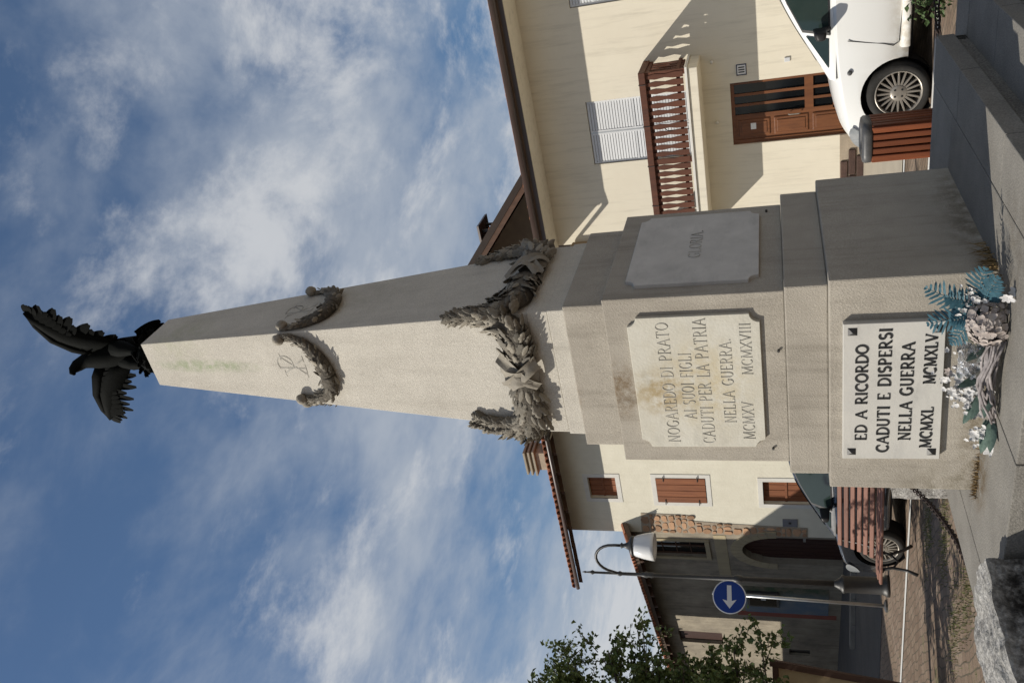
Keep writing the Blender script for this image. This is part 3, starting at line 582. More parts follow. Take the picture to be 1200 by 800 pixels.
# ------------------------------------------------------------------ cream house on the right
hr = thing('house', (0, 10.55, GZ), 'cream plastered house with wooden balcony and brown door behind the white car', 'house')
YH = 10.55; DX = (-2.51, -1.41); FX = (-2.61, -1.43); WX = (0.20, 1.38)
w_ = MB(); wall_open(w_, -4.2, 9.0, GZ, 5.4, YH, [(DX[0],DX[1],GZ,1.68),(FX[0],FX[1],2.34,4.21),(WX[0],WX[1],3.23,4.24),(4.0,5.2,3.23,4.24),(3.9,5.0,GZ+1,1.7)]); shell(w_, -4.2, 9.0, YH, 20.0, GZ, 5.4)
w_.build('wall', plaster_c, hr, fix=False)
def ribbed(name, x0, x1, z0, z1, y, parent, mat, step=0.05, depth=0.02):
    m = MB(); n = max(2, int((z1-z0)/step)); pts = []
    for i in range(n):
        a = z0+(z1-z0)*i/n; b = z0+(z1-z0)*(i+0.8)/n; c = z0+(z1-z0)*(i+1)/n
        pts += [(y, a), (y+depth*.25, b), (y+depth, b+.002), (y+depth, c)]
    k = len(pts); m.add([(x0, yy, z) for yy, z in pts]+[(x1, yy, z) for yy, z in pts], [(i, i+1, k+i+1, k+i) for i in range(k-1)])
    return m.build(name, mat, parent, fix=False)
for x0, x1, z0, z1 in ((FX[0],FX[1],2.34,4.21),(WX[0],WX[1],3.23,4.24),(4.0,5.2,3.23,4.24),(3.9,5.0,GZ+1,1.7)):
    mid = (x0+x1)/2
    for a, b in ((x0+.01, mid-.012), (mid+.012, x1-.01)):
        sh = ribbed('shutter', a+.03, b-.03, z0+.05, z1-.05, YH+0.035, hr, greyshut)
        fr_ = MB().box((a,YH+.03,z0+.01), (a+.03,YH+.07,z1-.01)).box((b-.03,YH+.03,z0+.01), (b,YH+.07,z1-.01)).box((a+.03,YH+.031,z1-.05), (b-.03,YH+.07,z1-.01)).box((a+.03,YH+.031,z0+.01), (b-.03,YH+.07,z0+.05)).box((a+.03,YH+.031,(z0+z1)/2+.08), (b-.03,YH+.07,(z0+z1)/2+.115)); fr_.build('frame', greyshut, sh)
    MB().box((mid-.012,YH+.028,z0+.01),(mid+.012,YH+.06,z1-.01)).build('shutter_bar', steel, hr)
# front door: narrow panelled leaf and a glazed leaf with bars
dz1 = 1.68
dr = MB().box((DX[0],YH+.045,GZ), (DX[0]+.07,YH+.12,dz1)).box((DX[1]-.05,YH+.045,GZ), (DX[1],YH+.12,dz1)).box((DX[0]+.07,YH+.046,dz1-.06), (DX[1]-.05,YH+.12,dz1)).build('door', wood_door, hr, bevel=0)
px1 = DX[0]+0.47
lf = MB().box((DX[0]+.07,YH+.065,GZ), (px1,YH+.10,dz1-.06)).build('door_leaf', wood_door, dr)
for a, b in ((1.05,1.57),(0.42,0.98),(-0.14,0.35),(-0.45,-0.2)):
    MB().box((DX[0]+.12,YH+.045,a), (px1-.05,YH+.075,b)).build('panel', wood_door, lf, bevel=0.014)
    MB().box((DX[0]+.17,YH+.034,a+.05), (px1-.10,YH+.05,b-.05)).build('panel', wood_door, lf, bevel=0.007)
MB().box((px1+.01,YH+.085,GZ), (DX[1]-.05,YH+.10,dz1-.06)).build('pane', glassd, dr)
for a in (px1, px1+.19, px1+.37): MB().box((a,YH+.06,GZ+.5), (a+.045,YH+.105,dz1-.06)).build('glazing_bar', wood_door, dr)
for a, b in ((0.33,0.47),(GZ+.001,GZ+.5)): MB().box((px1+.046,YH+.058,a), (DX[1]-.052,YH+.104,b)).build('rail', wood_door, dr)
MB().tube([(px1-.02,YH+.03,0.55),(px1-.02,YH+.0,0.57),(px1-.02,YH+.0,0.72),(px1-.02,YH+.03,0.74)], 0.011, 8).build('door_handle', alloy, dr)
MB().box((DX[0]+.25,YH+.028,1.28), (DX[0]+.36,YH+.036,1.37)).build('door_tag', sign_white, dr)
nm = MB().box((-1.29,YH-.012,1.39), (-1.10,YH,1.56)).build('number_tile', sign_white, hr)
for a, b, c, d in ((-1.29,-1.272,1.39,1.56),(-1.118,-1.10,1.39,1.56),(-1.272,-1.118,1.39,1.406),(-1.272,-1.118,1.544,1.56)): MB().box((a,YH-.016,c), (b,YH-.011,d)).build('tile_border', pm('tile_blue'+str(a)+str(c), (0.05,0.06,0.10), None, 3, .4, 0), nm)
for x in (-1.235, -1.195, -1.155): MB().box((x-.009,YH-.016,1.425), (x+.009,YH-.011,1.525)).build('digit', MATS['tyre_rubber'], nm)
MB().box((-1.16,YH-.02,0.69), (-1.09,YH,0.78)).build('doorbell', greyshut, hr, bevel=0.006)
for x, z in ((-2.05,1.93),(-1.0,1.95)): MB().lathe([(0.02,0),(0.03,-.05),(0.012,-.07)], (x,YH,z), 10, 'y').build('wall_fitting', trimw, hr, True)
pl = MB().box((-4.19,YH-.012,GZ), (DX[0],YH+.01,-0.085)).box((DX[1],YH-.012,GZ), (9.0,YH+.01,-0.085)).build('plinth', mortar, hr)
ms = [MB().box((0,-.03,0), (w0,0,0.118)).mesh('plinth_stone', plinthm, bevel=0.012, segs=1) for w0 in (0.34, 0.46, 0.26)]
for rrow in range(3):
    x = -4.18
    while x < 1.5:
        k = random.randrange(3); wd = (0.34,0.46,0.26)[k]
        if not (x+wd > DX[0]-.01 and x < DX[1]+.01): inst('plinth_stone', ms[k], Matrix.Translation((x, YH-.012+jit(.006), GZ+.005+rrow*.131)), pl)
        x += wd+.012
# balcony
BL, BR, BF = -4.05, -0.86, 9.77
bal = MB().box((BL,BF,2.14), (BR,YH+.02,2.30)).build('balcony', plaster_c, hr, bevel=0.012)
MB().box((BL-.03,BF-.03,2.301), (BR+.03,YH,2.34)).build('balcony_floor', trimw, bal, bevel=0.006)
pts = [(-.048,0),(.048,0),(.048,.16),(.026,.30),(.046,.46),(.026,.60),(.040,.66),(-.040,.66),(-.026,.60),(-.046,.46),(-.026,.30),(-.048,.16)]
sl = MB().prism(pts, 0, 0.028, 'y').mesh('slat', wood_red)
nsl = 26
for i in range(nsl): inst('slat', sl, Matrix.Translation((BL+.08+i*(BR-BL-.16)/(nsl-1), BF+.02, 2.375)), bal)
slx = MB().prism(pts, 0, 0.028, 'x').mesh('slat', wood_red)
for s_, xx in ((0, BL+.02), (1, BR-.05)):
    for i in range(5): inst('slat', slx, Matrix.Translation((xx, BF+.14+i*.13, 2.375)), bal)
for z0, z1, yy in ((2.43,2.49,BF+.05),(2.93,2.985,BF+.05)): MB().box((BL+.04,yy,z0), (BR-.04,yy+.04,z1)).build('rail', wood_red, bal)
MB().box((BL-.02,BF-.02,2.99), (BR+.02,BF+.11,3.10)).build('handrail', wood_red, bal, bevel=0.008)
for xx in (BL-.018, BR-.09): MB().box((xx,BF+.112,2.99), (xx+.108,YH,3.10)).build('handrail', wood_red, bal, bevel=0.008)
for xx in (BL+.0, BR-.10):
    for z0, z1 in ((2.43,2.49),(2.93,2.985)): MB().box((xx+.06,BF+.1,z0), (xx+.09,YH,z1)).build('rail', wood_red, bal)
for xx in (BL+.0, -2.46, BR-.09): MB().box((xx,BF+.03,2.34), (xx+.09,BF+.10,2.99)).build('post', wood_red, bal)
for xx in (-1.04, -1.75, -2.46, -3.2): MB().tube([(xx,BF-.024,2.985),(xx,BF-.024,3.106),(xx,BF+.115,3.106)], 0.006, 6).build('strap', iron, bal)
MB().tube([(-1.9,BF+.12,2.36),(-1.9,BF+.12,2.72),(-1.82,BF+.12,2.80)], 0.008, 6).build('tap_pipe', iron, bal)
# eave
EV = 9.72
roof_slope(hr, I4, -4.35, 9.2, EV, 5.30, 15.3, 7.05)
MB().box((-4.3,EV+.06,5.17), (9.1,YH,5.20)).build('soffit', plaster_c, hr)
MB().box((-4.34,EV+.02,5.165), (9.15,EV+.058,5.29)).build('fascia', gutter_m, hr)
gt = MB(); n = 8; vs = []
for x in (-4.4, 9.2):
    for r_ in (0.095, 0.086):
        for k in range(n+1): a = math.pi+math.pi*k/n; vs.append((x, EV-.075+r_*math.cos(a), 5.345+r_*math.sin(a)))
w = 2*(n+1); gt.add(vs, [(k, k+1, w+k+1, w+k) for k in range(n)]+[(n+1+k, w+n+1+k, w+n+2+k, n+2+k) for k in range(n)]+[tuple(list(range(n+1))+list(range(2*n+1, n, -1))), tuple([w+k for k in range(n+1)]+[w+k for k in range(2*n+1, n, -1)])])
gt.build('gutter', gutter_m, hr, True)
MB().tube([(-4.28,EV-.07,5.25),(-4.28,EV+.1,5.0),(-4.17,YH-.07,4.85),(-4.17,YH-.07,GZ+.1)], 0.045, 10).build('downpipe', pm('tan_pipe', (0.30,0.22,0.13), None, 3, .45, 0), hr, True)

# ------------------------------------------------------------------ house behind it, gable and chimney showing over the roof
hb = thing('house', (-7.0, 15, GZ), 'dark gabled house with capped chimney showing above the cream house roof', 'house')
gb = MB(); prof = [(-8.7,GZ),(-3.5,GZ),(-3.5,6.0),(-6.1,8.13),(-8.7,6.0)]; gb.prism(prof, 14.2, 24, 'y'); gb.build('wall', pm('dark_plaster', (0.20,0.16,0.125), (0.15,0.12,0.095), 2, .95, .2, 20), hb)
gable_wood = pm('gable_boards', (0.035,0.024,0.019), (0.022,0.016,0.013), 3, 0.85, 0.2, 30)
def rake(x0, z0, x1, z1):
    d = Vector((x1-x0, 0, z1-z0)).normalized(); nn = Vector((-d.z, 0, d.x)); nn = nn if nn.z > 0 else -nn
    o = MB(); a, b = Vector((x0, 0, z0)), Vector((x1, 0, z1))
    vs = [p+Vector((0, y, 0))+nn*h for y in (11.9, 24.2) for p, h in ((a, .03), (b, .03), (b, .17), (a, .17))]
    o.add(vs, [(0,1,2,3),(4,7,6,5),(0,4,5,1),(1,5,6,2),(2,6,7,3),(3,7,4,0)]); ro = o.build('roof', gable_wood, hb)
    for k in range(5): MB().add([p+Vector((0, y, 0))+nn*h for y in (11.95+k*.5, 12.07+k*.5) for p, h in ((a, -.08), (b, -.08), (b, .029), (a, .029))], [(0,1,2,3),(4,7,6,5),(0,4,5,1),(1,5,6,2),(2,6,7,3),(3,7,4,0)]).build('rafter', wood_dark, ro)
rake(-2.6, 5.42, -6.1, 8.29); rake(-9.1, 5.85, -6.1, 8.29)
CX = -5.72
ch = MB().box((CX-.25,14.6,6.9), (CX+.25,15.1,8.05)).build('chimney', brickstone, hb)
for k in range(4): MB().tube([(CX-.29,14.6,8.0-k*.085),(CX+.29,14.6,8.0-k*.085)], .04, 8).build('chimney_tile', tile_m, ch, True)
for a, b in ((CX-.23,14.62),(CX+.17,14.62),(CX-.23,15.02),(CX+.17,15.02)): MB().box((a,b,8.051), (a+.06,b+.06,8.24)).build('cap_leg', iron, ch)
MB().add([(CX-.42,14.45,8.24),(CX+.42,14.45,8.24),(CX+.42,15.25,8.24),(CX-.42,15.25,8.24),(CX-.4,14.47,8.30),(CX+.4,14.47,8.30),(CX+.4,15.23,8.30),(CX-.4,15.23,8.30)], [(0,3,2,1),(4,5,6,7),(0,1,5,4),(1,2,6,5),(2,3,7,6),(3,0,4,7)]).build('chimney_cap', gutter_m, ch)

# ------------------------------------------------------------------ white three-storey house on the left
hl = thing('house', (-11, 14, GZ), 'tall white house with small wooden shuttered windows behind the bench and street lamp', 'house')
YL = 14.0; ops = [(-13.93,-13.14,5.69,6.50),(-14.02,-13.13,3.16,4.54),(-14.02,-13.22,0.43,1.64),(-10.6,-9.7,3.16,4.54),(-10.6,-9.8,5.69,6.5),(-10.6,-9.7,0.43,1.64)]
w_ = MB(); wall_open(w_, -15.22, -7.0, GZ, 7.42, YL, ops, 0.2); shell(w_, -15.22, -7.0, YL, 23, GZ, 7.42); w_.build('wall', plaster_w, hl, fix=False)
for i, (a, b, c, d) in enumerate(ops):
    wn_ = MB(); t = 0.13
    wn_.box((a-t,YL-.014,c-t), (a,YL+.02,d+t)).box((b,YL-.014,c-t), (b+t,YL+.02,d+t)).box((a,YL-.013,d), (b,YL+.02,d+t)).box((a,YL-.013,c-t), (b,YL+.02,c)); wo = wn_.build('window', trimw, hl)
    dp = 0.12 if i not in (1, 3) else -0.03
    nb = 4
    for k in range(nb):
        x0 = a+(b-a)*k/nb; x1 = a+(b-a)*(k+1)/nb-.008
        MB().box((x0+.004,YL+dp,c+.01), (x1,YL+dp+.035,d-.01)).build('shutter_board', wood_shut, wo, bevel=0.004, segs=1)
    if i in (1, 3):
        for hz_ in (c+.22, d-.22):
            for hx in (a+.02, b-.02): MB().tube([(hx-.09,YL+dp-.012,hz_),(hx+.09,YL+dp-.012,hz_)], 0.012, 6).build('hinge', iron, wo)
    else: MB().box((a+.01,YL+dp-.02,(c+d)/2-.03), (b-.01,YL+dp-.001,(c+d)/2+.03)).build('batten', wood_shut, wo)
# exposed stone strip down the left corner
st_ = MB().add([(-15.215,YL-.012,0.5),(-14.86,YL-.012,0.5),(-14.80,YL-.012,2.4),(-14.72,YL-.012,3.6),(-14.50,YL-.012,3.75),(-14.46,YL-.012,5.1),(-15.215,YL-.012,5.15)], [(0,1,2,3,4,5,6)]).build('stone_strip', mortar, hl)
rnd = random.Random(4); z = 0.52
while z < 5.05:
    h = rnd.uniform(0.10, 0.26); xr = -14.86 if z < 2.4 else -14.78 if z < 3.5 else -14.5; x = -15.20
    while x < xr-.08:
        wd = min(rnd.uniform(0.10, 0.34), xr-x)
        m = MB(); npt = 9; cx, cz2 = x+wd/2, z+h/2; pp = []
        for k in range(npt):
            a = 2*math.pi*k/npt; q = 1+rnd.uniform(-.22,.1); ca, sa = math.cos(a), math.sin(a); e = (abs(ca)**3+abs(sa)**3)**(-1/3)
            pp.append((cx+ca*e*wd*.47*q, cz2+sa*e*h*.47*q))
        m.prism(pp, YL-.012-rnd.uniform(.008,.028), YL-.005, 'y').build('stone', brickstone, st_, bevel=0.006, segs=1); x += wd+.015
    z += h+.015
ic = MB().box((-14.82,YL-.03,0.76), (-14.55,YL,1.16)).build('intercom', pm('intercom_grey', (0.22,0.22,0.24), None, 3, .4, 0), hl, bevel=0.008)
MB().box((-14.72,YL-.036,0.93), (-14.65,YL-.029,1.0)).build('button', iron, ic)
roof_slope(hl, Matrix.Rotation(0,4,'Z'), -16.75, -6.8, 13.15, 7.24, 18.5, 9.1, 0.12)
for k in range(14):
    x = -16.6+k*0.7; MB().prism([(13.2,7.12),(14.05,7.40),(14.05,7.28),(13.2,7.0)], x, x+.09, 'x').build('rafter', wood_dark, hl)
MB().tube([(-16.75,13.10,7.155),(-6.8,13.10,7.155)], 0.058, 10).build('gutter', gutter_m, hl, True)
MB().add([(-16.70,13.2,7.10),(-16.70,18.5,8.95),(-15.22,18.5,8.95),(-15.22,13.2,7.10)], [(0,1,2,3)]).build('soffit', soffit_m, hl)
chl = MB().box((-13.35,14.55,7.4), (-12.72,15.05,8.12)).build('chimney', mortar, hl)
for k in range(3): MB().box((-13.50+.02*k,14.45,8.125+k*.14), (-12.60-.02*k,15.15,8.19+k*.14)).build('chimney_slab', pm('chimney_concrete%d' % k, (0.34,0.30,0.23), None, 5, .95, .3, 30), chl, bevel=0.01)
for k in range(2): MB().box((-13.35,14.55,8.191+k*.14), (-12.8,15.0,8.264+k*.14)).build('chimney_course', mortar, chl)

# ------------------------------------------------------------------ old low house to its left, seen in shade (local s runs left along the wall)
AZ = R(18); O2 = Vector((-15.235, 14.02, 0)); M2 = Matrix.Translation(O2) @ Matrix(((-math.cos(AZ), math.sin(AZ), 0, 0), (math.sin(AZ), math.cos(AZ), 0, 0), (0,0,1,0), (0,0,0,1)))
h2 = thing('house', (-20, 17, GZ), 'old low house in shade with arched dark door left of the white house', 'house')
DA = (0.10, 1.70); WA = (0.47, 1.47, 3.38, 4.93)
w_ = MB(M2)
archN = 14; zs = 1.35; rx = (DA[1]-DA[0])/2; cxm = (DA[0]+DA[1])/2
ap = [(cxm-rx*math.cos(math.pi*k/archN), zs+0.98*math.sin(math.pi*k/archN)) for k in range(archN+1)]
ZT = 5.53
for k in range(archN): w_.add([(ap[k][0],0,ap[k][1]),(ap[k+1][0],0,ap[k+1][1]),(ap[k+1][0],0,3.38),(ap[k][0],0,3.38)], [(0,1,2,3)])
w_.add([(0,0,GZ),(DA[0],0,GZ),(DA[0],0,3.38),(0,0,3.38)], [(0,1,2,3)]); wall_open(w_, DA[1], 16, GZ, 3.38, 0, [(8.2,8.75,0.45,1.15)]); wall_open(w_, 0, 16, 3.38, ZT, 0, [WA, (7.2,8.2,3.38,4.9)])
for k in range(archN): w_.add([(ap[k][0],0,ap[k][1]),(ap[k+1][0],0,ap[k+1][1]),(ap[k+1][0],.3,ap[k+1][1]),(ap[k][0],.3,ap[k][1])], [(0,1,2,3)])
w_.add([(DA[0],0,GZ),(DA[0],.3,GZ),(DA[0],.3,zs),(DA[0],0,zs),(DA[1],0,GZ),(DA[1],.3,GZ),(DA[1],.3,zs),(DA[1],0,zs)], [(0,1,2,3),(4,7,6,5)])
w_.add([(16,0,GZ),(16,8,GZ),(16,8,ZT),(16,0,ZT)], [(0,1,2,3)])
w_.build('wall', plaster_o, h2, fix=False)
dd = MB(M2).prism([(DA[0],GZ)]+ap+[(DA[1],GZ)], 0.22, 0.28, 'y').build('door', door_dark, h2)
for k in range(7):
    a = DA[0]+k*rx*2/7; xm = a+rx/7; zt = zs+0.98*math.sqrt(max(0, 1-((xm-cxm)/rx)**2)); MB(M2).box((a+.012,.195,GZ+.01), (a+rx*2/7-.012,.222,zt-.06)).build('door_board', door_dark, dd, bevel=0.005, segs=1)
MB(M2).box((0.42,.17,0.55), (0.62,.196,0.62)).build('letter_slot', steel, dd)
sr = MB(M2); 
for k in range(archN):
    a0, a1 = math.pi*k/archN, math.pi*(k+1)/archN-.01; q = [(cxm-r_*math.cos(a)*(rx+e)/rx, zs+(0.98+e)*math.sin(a)) for r_, a, e in ((rx,a0,0.0),(rx,a1,0.0),(rx,a1,0.34),(rx,a0,0.34))]
    MB(M2).prism(q, -.02, 0.01, 'y').build('arch_stone', plaster_y, dd)
MB(M2).box((0.05,-.012,2.75), (2.6,0,3.1)).build('painted_band', plaster_y, h2)
wo = MB(M2); a, b, c, d = WA; t = .13
wo.box((a-t,-.03,c-t), (a,.02,d+t)).box((b,-.03,c-t), (b+t,.02,d+t)).box((a,-.029,d), (b,.02,d+t)).box((a,-.05,c-t), (b,.02,c)); wo = wo.build('window', plaster_y, h2)
MB(M2).box((a,.14,c), (b,.16,d)).build('pane', glassd, wo)
for xx in ((a+b)/2-.03, a, b-.05): MB(M2).box((xx,.10,c), (xx+.05,.141,d)).build('frame', wood_dark, wo)
for k in range(3): MB(M2).box((a+.05,.11,c+.45+k*.42), (b-.05,.139,c+.48+k*.42)).build('glazing_bar', wood_dark, wo)
MB(M2).box((7.2,.12,3.38), (8.2,.16,4.9)).build('shutter', door_dark, h2); MB(M2).box((8.2,.1,.45), (8.75,.14,1.15)).build('vent', iron, h2)
# faded wall painting in its border, with a black notice box on it
def fresco_x(nt, N, L, tc, nz, rng, mix, c, p):
    sp = N('ShaderNodeSeparateXYZ'); L(tc.outputs['Object'], sp.inputs[0])
    c = mix(rng(nz(3.5, 6, .7), .42, .6), (0.07,0.10,0.06), (0.17,0.15,0.105)); c2 = mix(rng(nz(1.2, 4, .6), .4, .6), (0.14,0.19,0.25), (0.22,0.24,0.25))
    return mix(rng(sp.outputs[0], -19.3, -18.6), c2, c)
fres = pm('faded_fresco', (0.2,0.25,0.22), None, 3, .95, .1, 40, extra=fresco_x)
fo = MB(M2).box((3.3,-.012,-.1), (5.2,0.0,2.45)).build('wall_painting', fres, h2)
MB(M2).box((5.201,-.014,-.35), (5.5,0,2.72)).build('painted_border', pm('red_border', (0.30,0.10,0.07), None, 3, .95, .1, 40), fo)
nb = MB(M2).box((3.6,-.09,1.38), (4.62,-.013,2.36)).build('notice_box', iron, h2, bevel=0.01); MB(M2).box((3.7,-.095,1.46), (4.52,-.088,2.28)).build('pane', glassd, nb); MB(M2).box((3.95,-.099,1.78), (4.08,-.094,1.93)).build('notice', sign_white, nb)
roof_slope(h2, M2, -0.35, 16.3, -0.55, 5.42, 4.2, 7.3, 0.12)
for k in range(20): MB(M2).prism([(-.5,5.30),(.05,5.52),(.05,5.40),(-.5,5.18)], .1+k*.8, .2+k*.8, 'x').build('rafter', wood_dark, h2)

# ------------------------------------------------------------------ unseen house added outside the frame on the left, shaped so its shade falls on the street and the old house
hn = thing('house', (-22, 2, GZ), 'plain plastered unseen house added outside the left edge to cast shade', 'house')
NB = [(-17.7,-9.0),(-17.7,0.4),(-20.8,4.4),(-20.8,9.2),(-24.7,12.64),(-31.0,4.0),(-29.0,-9.0)]
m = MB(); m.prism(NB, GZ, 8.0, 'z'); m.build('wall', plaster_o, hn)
MB().prism([(-21.6,9.0),(-21.6,11.9),(-24.7,12.635),(-26.0,9.0)], 7.9, 10.6, 'z').build('upper_shade_block', plaster_o, hn)  # taller block added so the shade reaches up the old house wall
MB().prism([(-20.81,9.1),(-21.6,11.9),(-24.7,12.636),(-24.7,9.1)], GZ, 7.95, 'z').build('wing', plaster_o, hn)
MB().prism([(-24.72,12.63),(-31.0,14.7),(-33.0,9.0),(-28.5,7.3)], GZ, 5.3, 'z').build('wing', plaster_o, hn)  # lower block, height set by the shade line on the old house
cen = Vector((-24.5, 1.0, 9.6)); MB().add([(x, y, 8.0) for x, y in NB]+[cen], [(a, (a+1) % 7, 7) for a in range(7)]+[tuple(range(6,-1,-1))]).build('roof', tile_m, hn)

# ------------------------------------------------------------------ cars
def loft(m, secs):
    n = len(secs[0]); vs = [p for s in secs for p in s]
    m.add(vs, [(i*n+k, i*n+k+1, (i+1)*n+k+1, (i+1)*n+k) for i in range(len(secs)-1) for k in range(n-1)])
    m.add(secs[0], [tuple(range(n-1, -1, -1))]); m.add(secs[-1], [tuple(range(n))])
def lerp_tab(tab, x, c):
    for a, b in zip(tab, tab[1:]):
        if a[0] <= x <= b[0]: t = (x-a[0])/(b[0]-a[0]); t = t*t*(3-2*t) if False else t; return a[c]+(b[c]-a[c])*t
    return tab[-1][c] if x > tab[-1][0] else tab[0][c]
def smooth_tab(tab, n):
    pts = [tuple(r) for r in tab]; out = []; m = len(pts)-1
    for i in range(n+1):
        s = i/n*m; k = min(int(s), m-1); t = s-k; p = [pts[max(0, min(m, k+j))] for j in (-1, 0, 1, 2)]
        out.append(tuple(0.5*(2*p[1][c]+(p[2][c]-p[0][c])*t+(2*p[0][c]-5*p[1][c]+4*p[2][c]-p[3][c])*t*t+(3*p[1][c]-p[0][c]-3*p[2][c]+p[3][c])*t**3) for c in range(len(p[0]))))
    return out
#        x      zbot   zshould ztop   hw          (x from the front bumper, z from the street)
BODY = [(0.00, 0.28, 0.46, 0.50, 0.42),(0.04, 0.22, 0.56, 0.60, 0.58),(0.14, 0.20, 0.66, 0.71, 0.70),(0.32, 0.19, 0.75, 0.81, 0.775),(0.55, 0.19, 0.80, 0.87, 0.815),(0.80, 0.19, 0.84, 0.91, 0.83),(1.05, 0.19, 0.87, 0.94, 0.835),(1.3, 0.19, 0.885, 0.94, 0.84),(1.9, 0.19, 0.91, 0.94, 0.84),(2.6, 0.19, 0.945, 0.96, 0.84),(3.2, 0.20, 0.97, 0.98, 0.825),(3.65, 0.22, 0.97, 0.98, 0.79),(3.88, 0.26, 0.90, 0.92, 0.72),(3.98, 0.34, 0.78, 0.80, 0.60)]
HOUSEG = [(0.86, 0.93),(1.15, 1.10),(1.45, 1.27),(1.75, 1.40),(2.1, 1.465),(2.5, 1.48),(3.0, 1.46),(3.4, 1.38),(3.7, 1.20),(3.92, 0.95)]
def ghw(z): return 0.775-0.36*(z-0.88)
def section(x, zb, zs, zt, hw):
    half = [(0.0,zb),(0.72*hw,zb),(0.93*hw,zb+0.03),(0.985*hw,zb+0.12),(hw,zb+(zs-zb)*0.45),(0.995*hw,zb+(zs-zb)*0.75),(0.965*hw,zs-0.035),(0.90*hw,zs+0.005),(0.55*hw,zt-0.012),(0.0,zt)]
    return [(x, -a, z) for a, z in half[::-1]] + [(x, a, z) for a, z in half[1:]]
def bool_cut(o, cutters):
    for c in cutters:
        md = o.modifiers.new('cut', 'BOOLEAN'); md.object = c; md.operation = 'DIFFERENCE'; md.solver = 'EXACT'
    dg = bpy.context.evaluated_depsgraph_get(); me = bpy.data.meshes.new_from_object(o.evaluated_get(dg)); o.modifiers.clear(); o.data = me
    for c in cutters: bpy.data.objects.remove(c, do_unlink=True)
WB = (0.67, 3.16); WR = 0.295
BODYS = smooth_tab(BODY, 52)
def make_car(loc, label, paint, rimmat):
    t = thing('parked_car', loc, label, 'car', None); B = Vector(loc); MT = Matrix.Translation(B)
    m = MB(MT); loft(m, [section(*r) for r in smooth_tab(BODY, 52)]); o = m.build('body', paint, None, True)
    cut = []
    for x in WB:
        for s in (-1, 1): cut.append(MB(MT).lathe([(0.345, s*0.52), (0.345, s*0.95)], (x,0,WR), 40, 'y').build('cutter', None))
    bool_cut(o, cut); o.data.polygons.foreach_set('use_smooth', [True]*len(o.data.polygons)); adopt(o, t)
    try: o.data.set_sharp_from_angle(angle=R(35))
    except Exception: pass
    m = MB(MT); secs = []
    gp = smooth_tab(HOUSEG, 30)
    for x, zt in gp:
        zt = max(zt, 0.90); h0 = ghw(0.86); h1 = ghw(zt-0.05); half = [(h0,0.86),(h1,max(0.865,zt-0.05)),(h1*0.93,zt-0.012),(h1*0.6,zt+0.012),(0,zt+0.02)]
        secs.append([(x,-a,z) for a, z in half]+[(x,a,z) for a, z in half[::-1][1:]])
    loft(m, secs); o2 = m.build('roof', paint, t, True)
    try: o2.data.set_sharp_from_angle(angle=R(40))
    except Exception: pass
    # windscreen and rear window follow the roof curve
    def screen(x0, x1, name):
        m = MB(MT); vs = []; k = 0
        for i in range(9):
            x = x0+(x1-x0)*i/8; zt = lerp_tab(gp, x, 1)
            h1 = ghw(zt-0.05)
            for a, z in ((-h1*.94,zt-.006),(-h1*.6,zt+.020),(0,zt+.028),(h1*.6,zt+.020),(h1*.94,zt-.006)): vs.append((x, a, z))
        m.add(vs, [(i*5+k, i*5+k+1, (i+1)*5+k+1, (i+1)*5+k) for i in range(8) for k in range(4)]); m.build(name, carglass, t, True, fix=False)
    screen(0.98, 1.66, 'windscreen'); screen(3.5, 3.84, 'rear_window')
    for s in (-1, 1):
        def yy(z, e=0.006): return s*(ghw(z)+e)
        def pane(poly, name, mat, e, parent=t, th=0.0):
            return MB(MT).add([(x, yy(z, e), z) for x, z in poly], [tuple(range(len(poly)))]).build(name, mat, parent, fix=False)
        pane([(0.98,0.925),(1.26,0.925),(1.30,1.13),(1.16,1.04)], 'quarter_light', carglass, 0.008)
        for i, (poly) in enumerate(([(1.32,0.925),(2.28,0.94),(2.28,1.40),(1.88,1.385),(1.62,1.29),(1.36,1.16)], [(2.36,0.945),(3.2,0.97),(3.34,1.06),(3.1,1.36),(2.36,1.40)])):
            w = pane(poly, 'side_window', carglass, 0.009)
            c = Vector((sum(p[0] for p in poly)/len(poly), sum(p[1] for p in poly)/len(poly)))
            n = len(poly); op = [tuple(c+(Vector(p)-c)*1.06) for p in poly]
            MB(MT).add([(x, yy(z, .0065), z) for x, z in op]+[(x, yy(z, .0095), z) for x, z in poly], [(i, (i+1) % n, n+(i+1) % n, n+i) for i in range(n)]).build('window_seal', blackp, w, fix=False)
        # door cut lines, rocker strip, handle, repeater
        def side(x, z): 
            r_ = [lerp_tab(BODYS, x, c) for c in range(5)]; q = section(x, *r_[1:])[9:]; q = [(p[1], p[2]) for p in q]
            for (a, za), (b, zb) in zip(q[::-1], q[::-1][1:]):
                if za <= z <= zb: return a+(b-a)*((z-za)/(zb-za+1e-9))
            return r_[4]
        def line(pts, name, rad, mat): MB(MT).tube([(x, s*(side(x, z)-rad*0.55), z) for x, z in pts], rad, 6).build(name, mat, t)
        line([(1.235,0.76),(1.20,0.6),(1.17,0.45),(1.14,0.36),(1.17,0.31),(1.5,0.29),(2.3,0.29),(2.33,0.6),(2.33,0.86)], 'door_seam', 0.004, blackp)
        line([(0.36,0.62),(0.345,0.52),(0.34,0.42)], 'bumper_seam', 0.003, blackp)
        MB(MT).tube([(1.12,s*.83,.255),(2.72,s*.83,.255)], 0.045, 8, True, 1.0).build('sill', paint, t, True)
        MB(MT).box((2.05,s*(side(2.1,.78)-.01),.76), (2.25,s*(side(2.1,.78)+.03),.80)).build('door_handle', paint, t, bevel=.008)
        MB(MT).lathe([(0.022,s*(side(0.93,.74)-.01)),(0.024,s*(side(0.93,.74)+.006)),(0.012,s*(side(.93,.74)+.010))], (0.93,0,.74), 10, 'y').build('side_repeater', iron_grey, t, True)
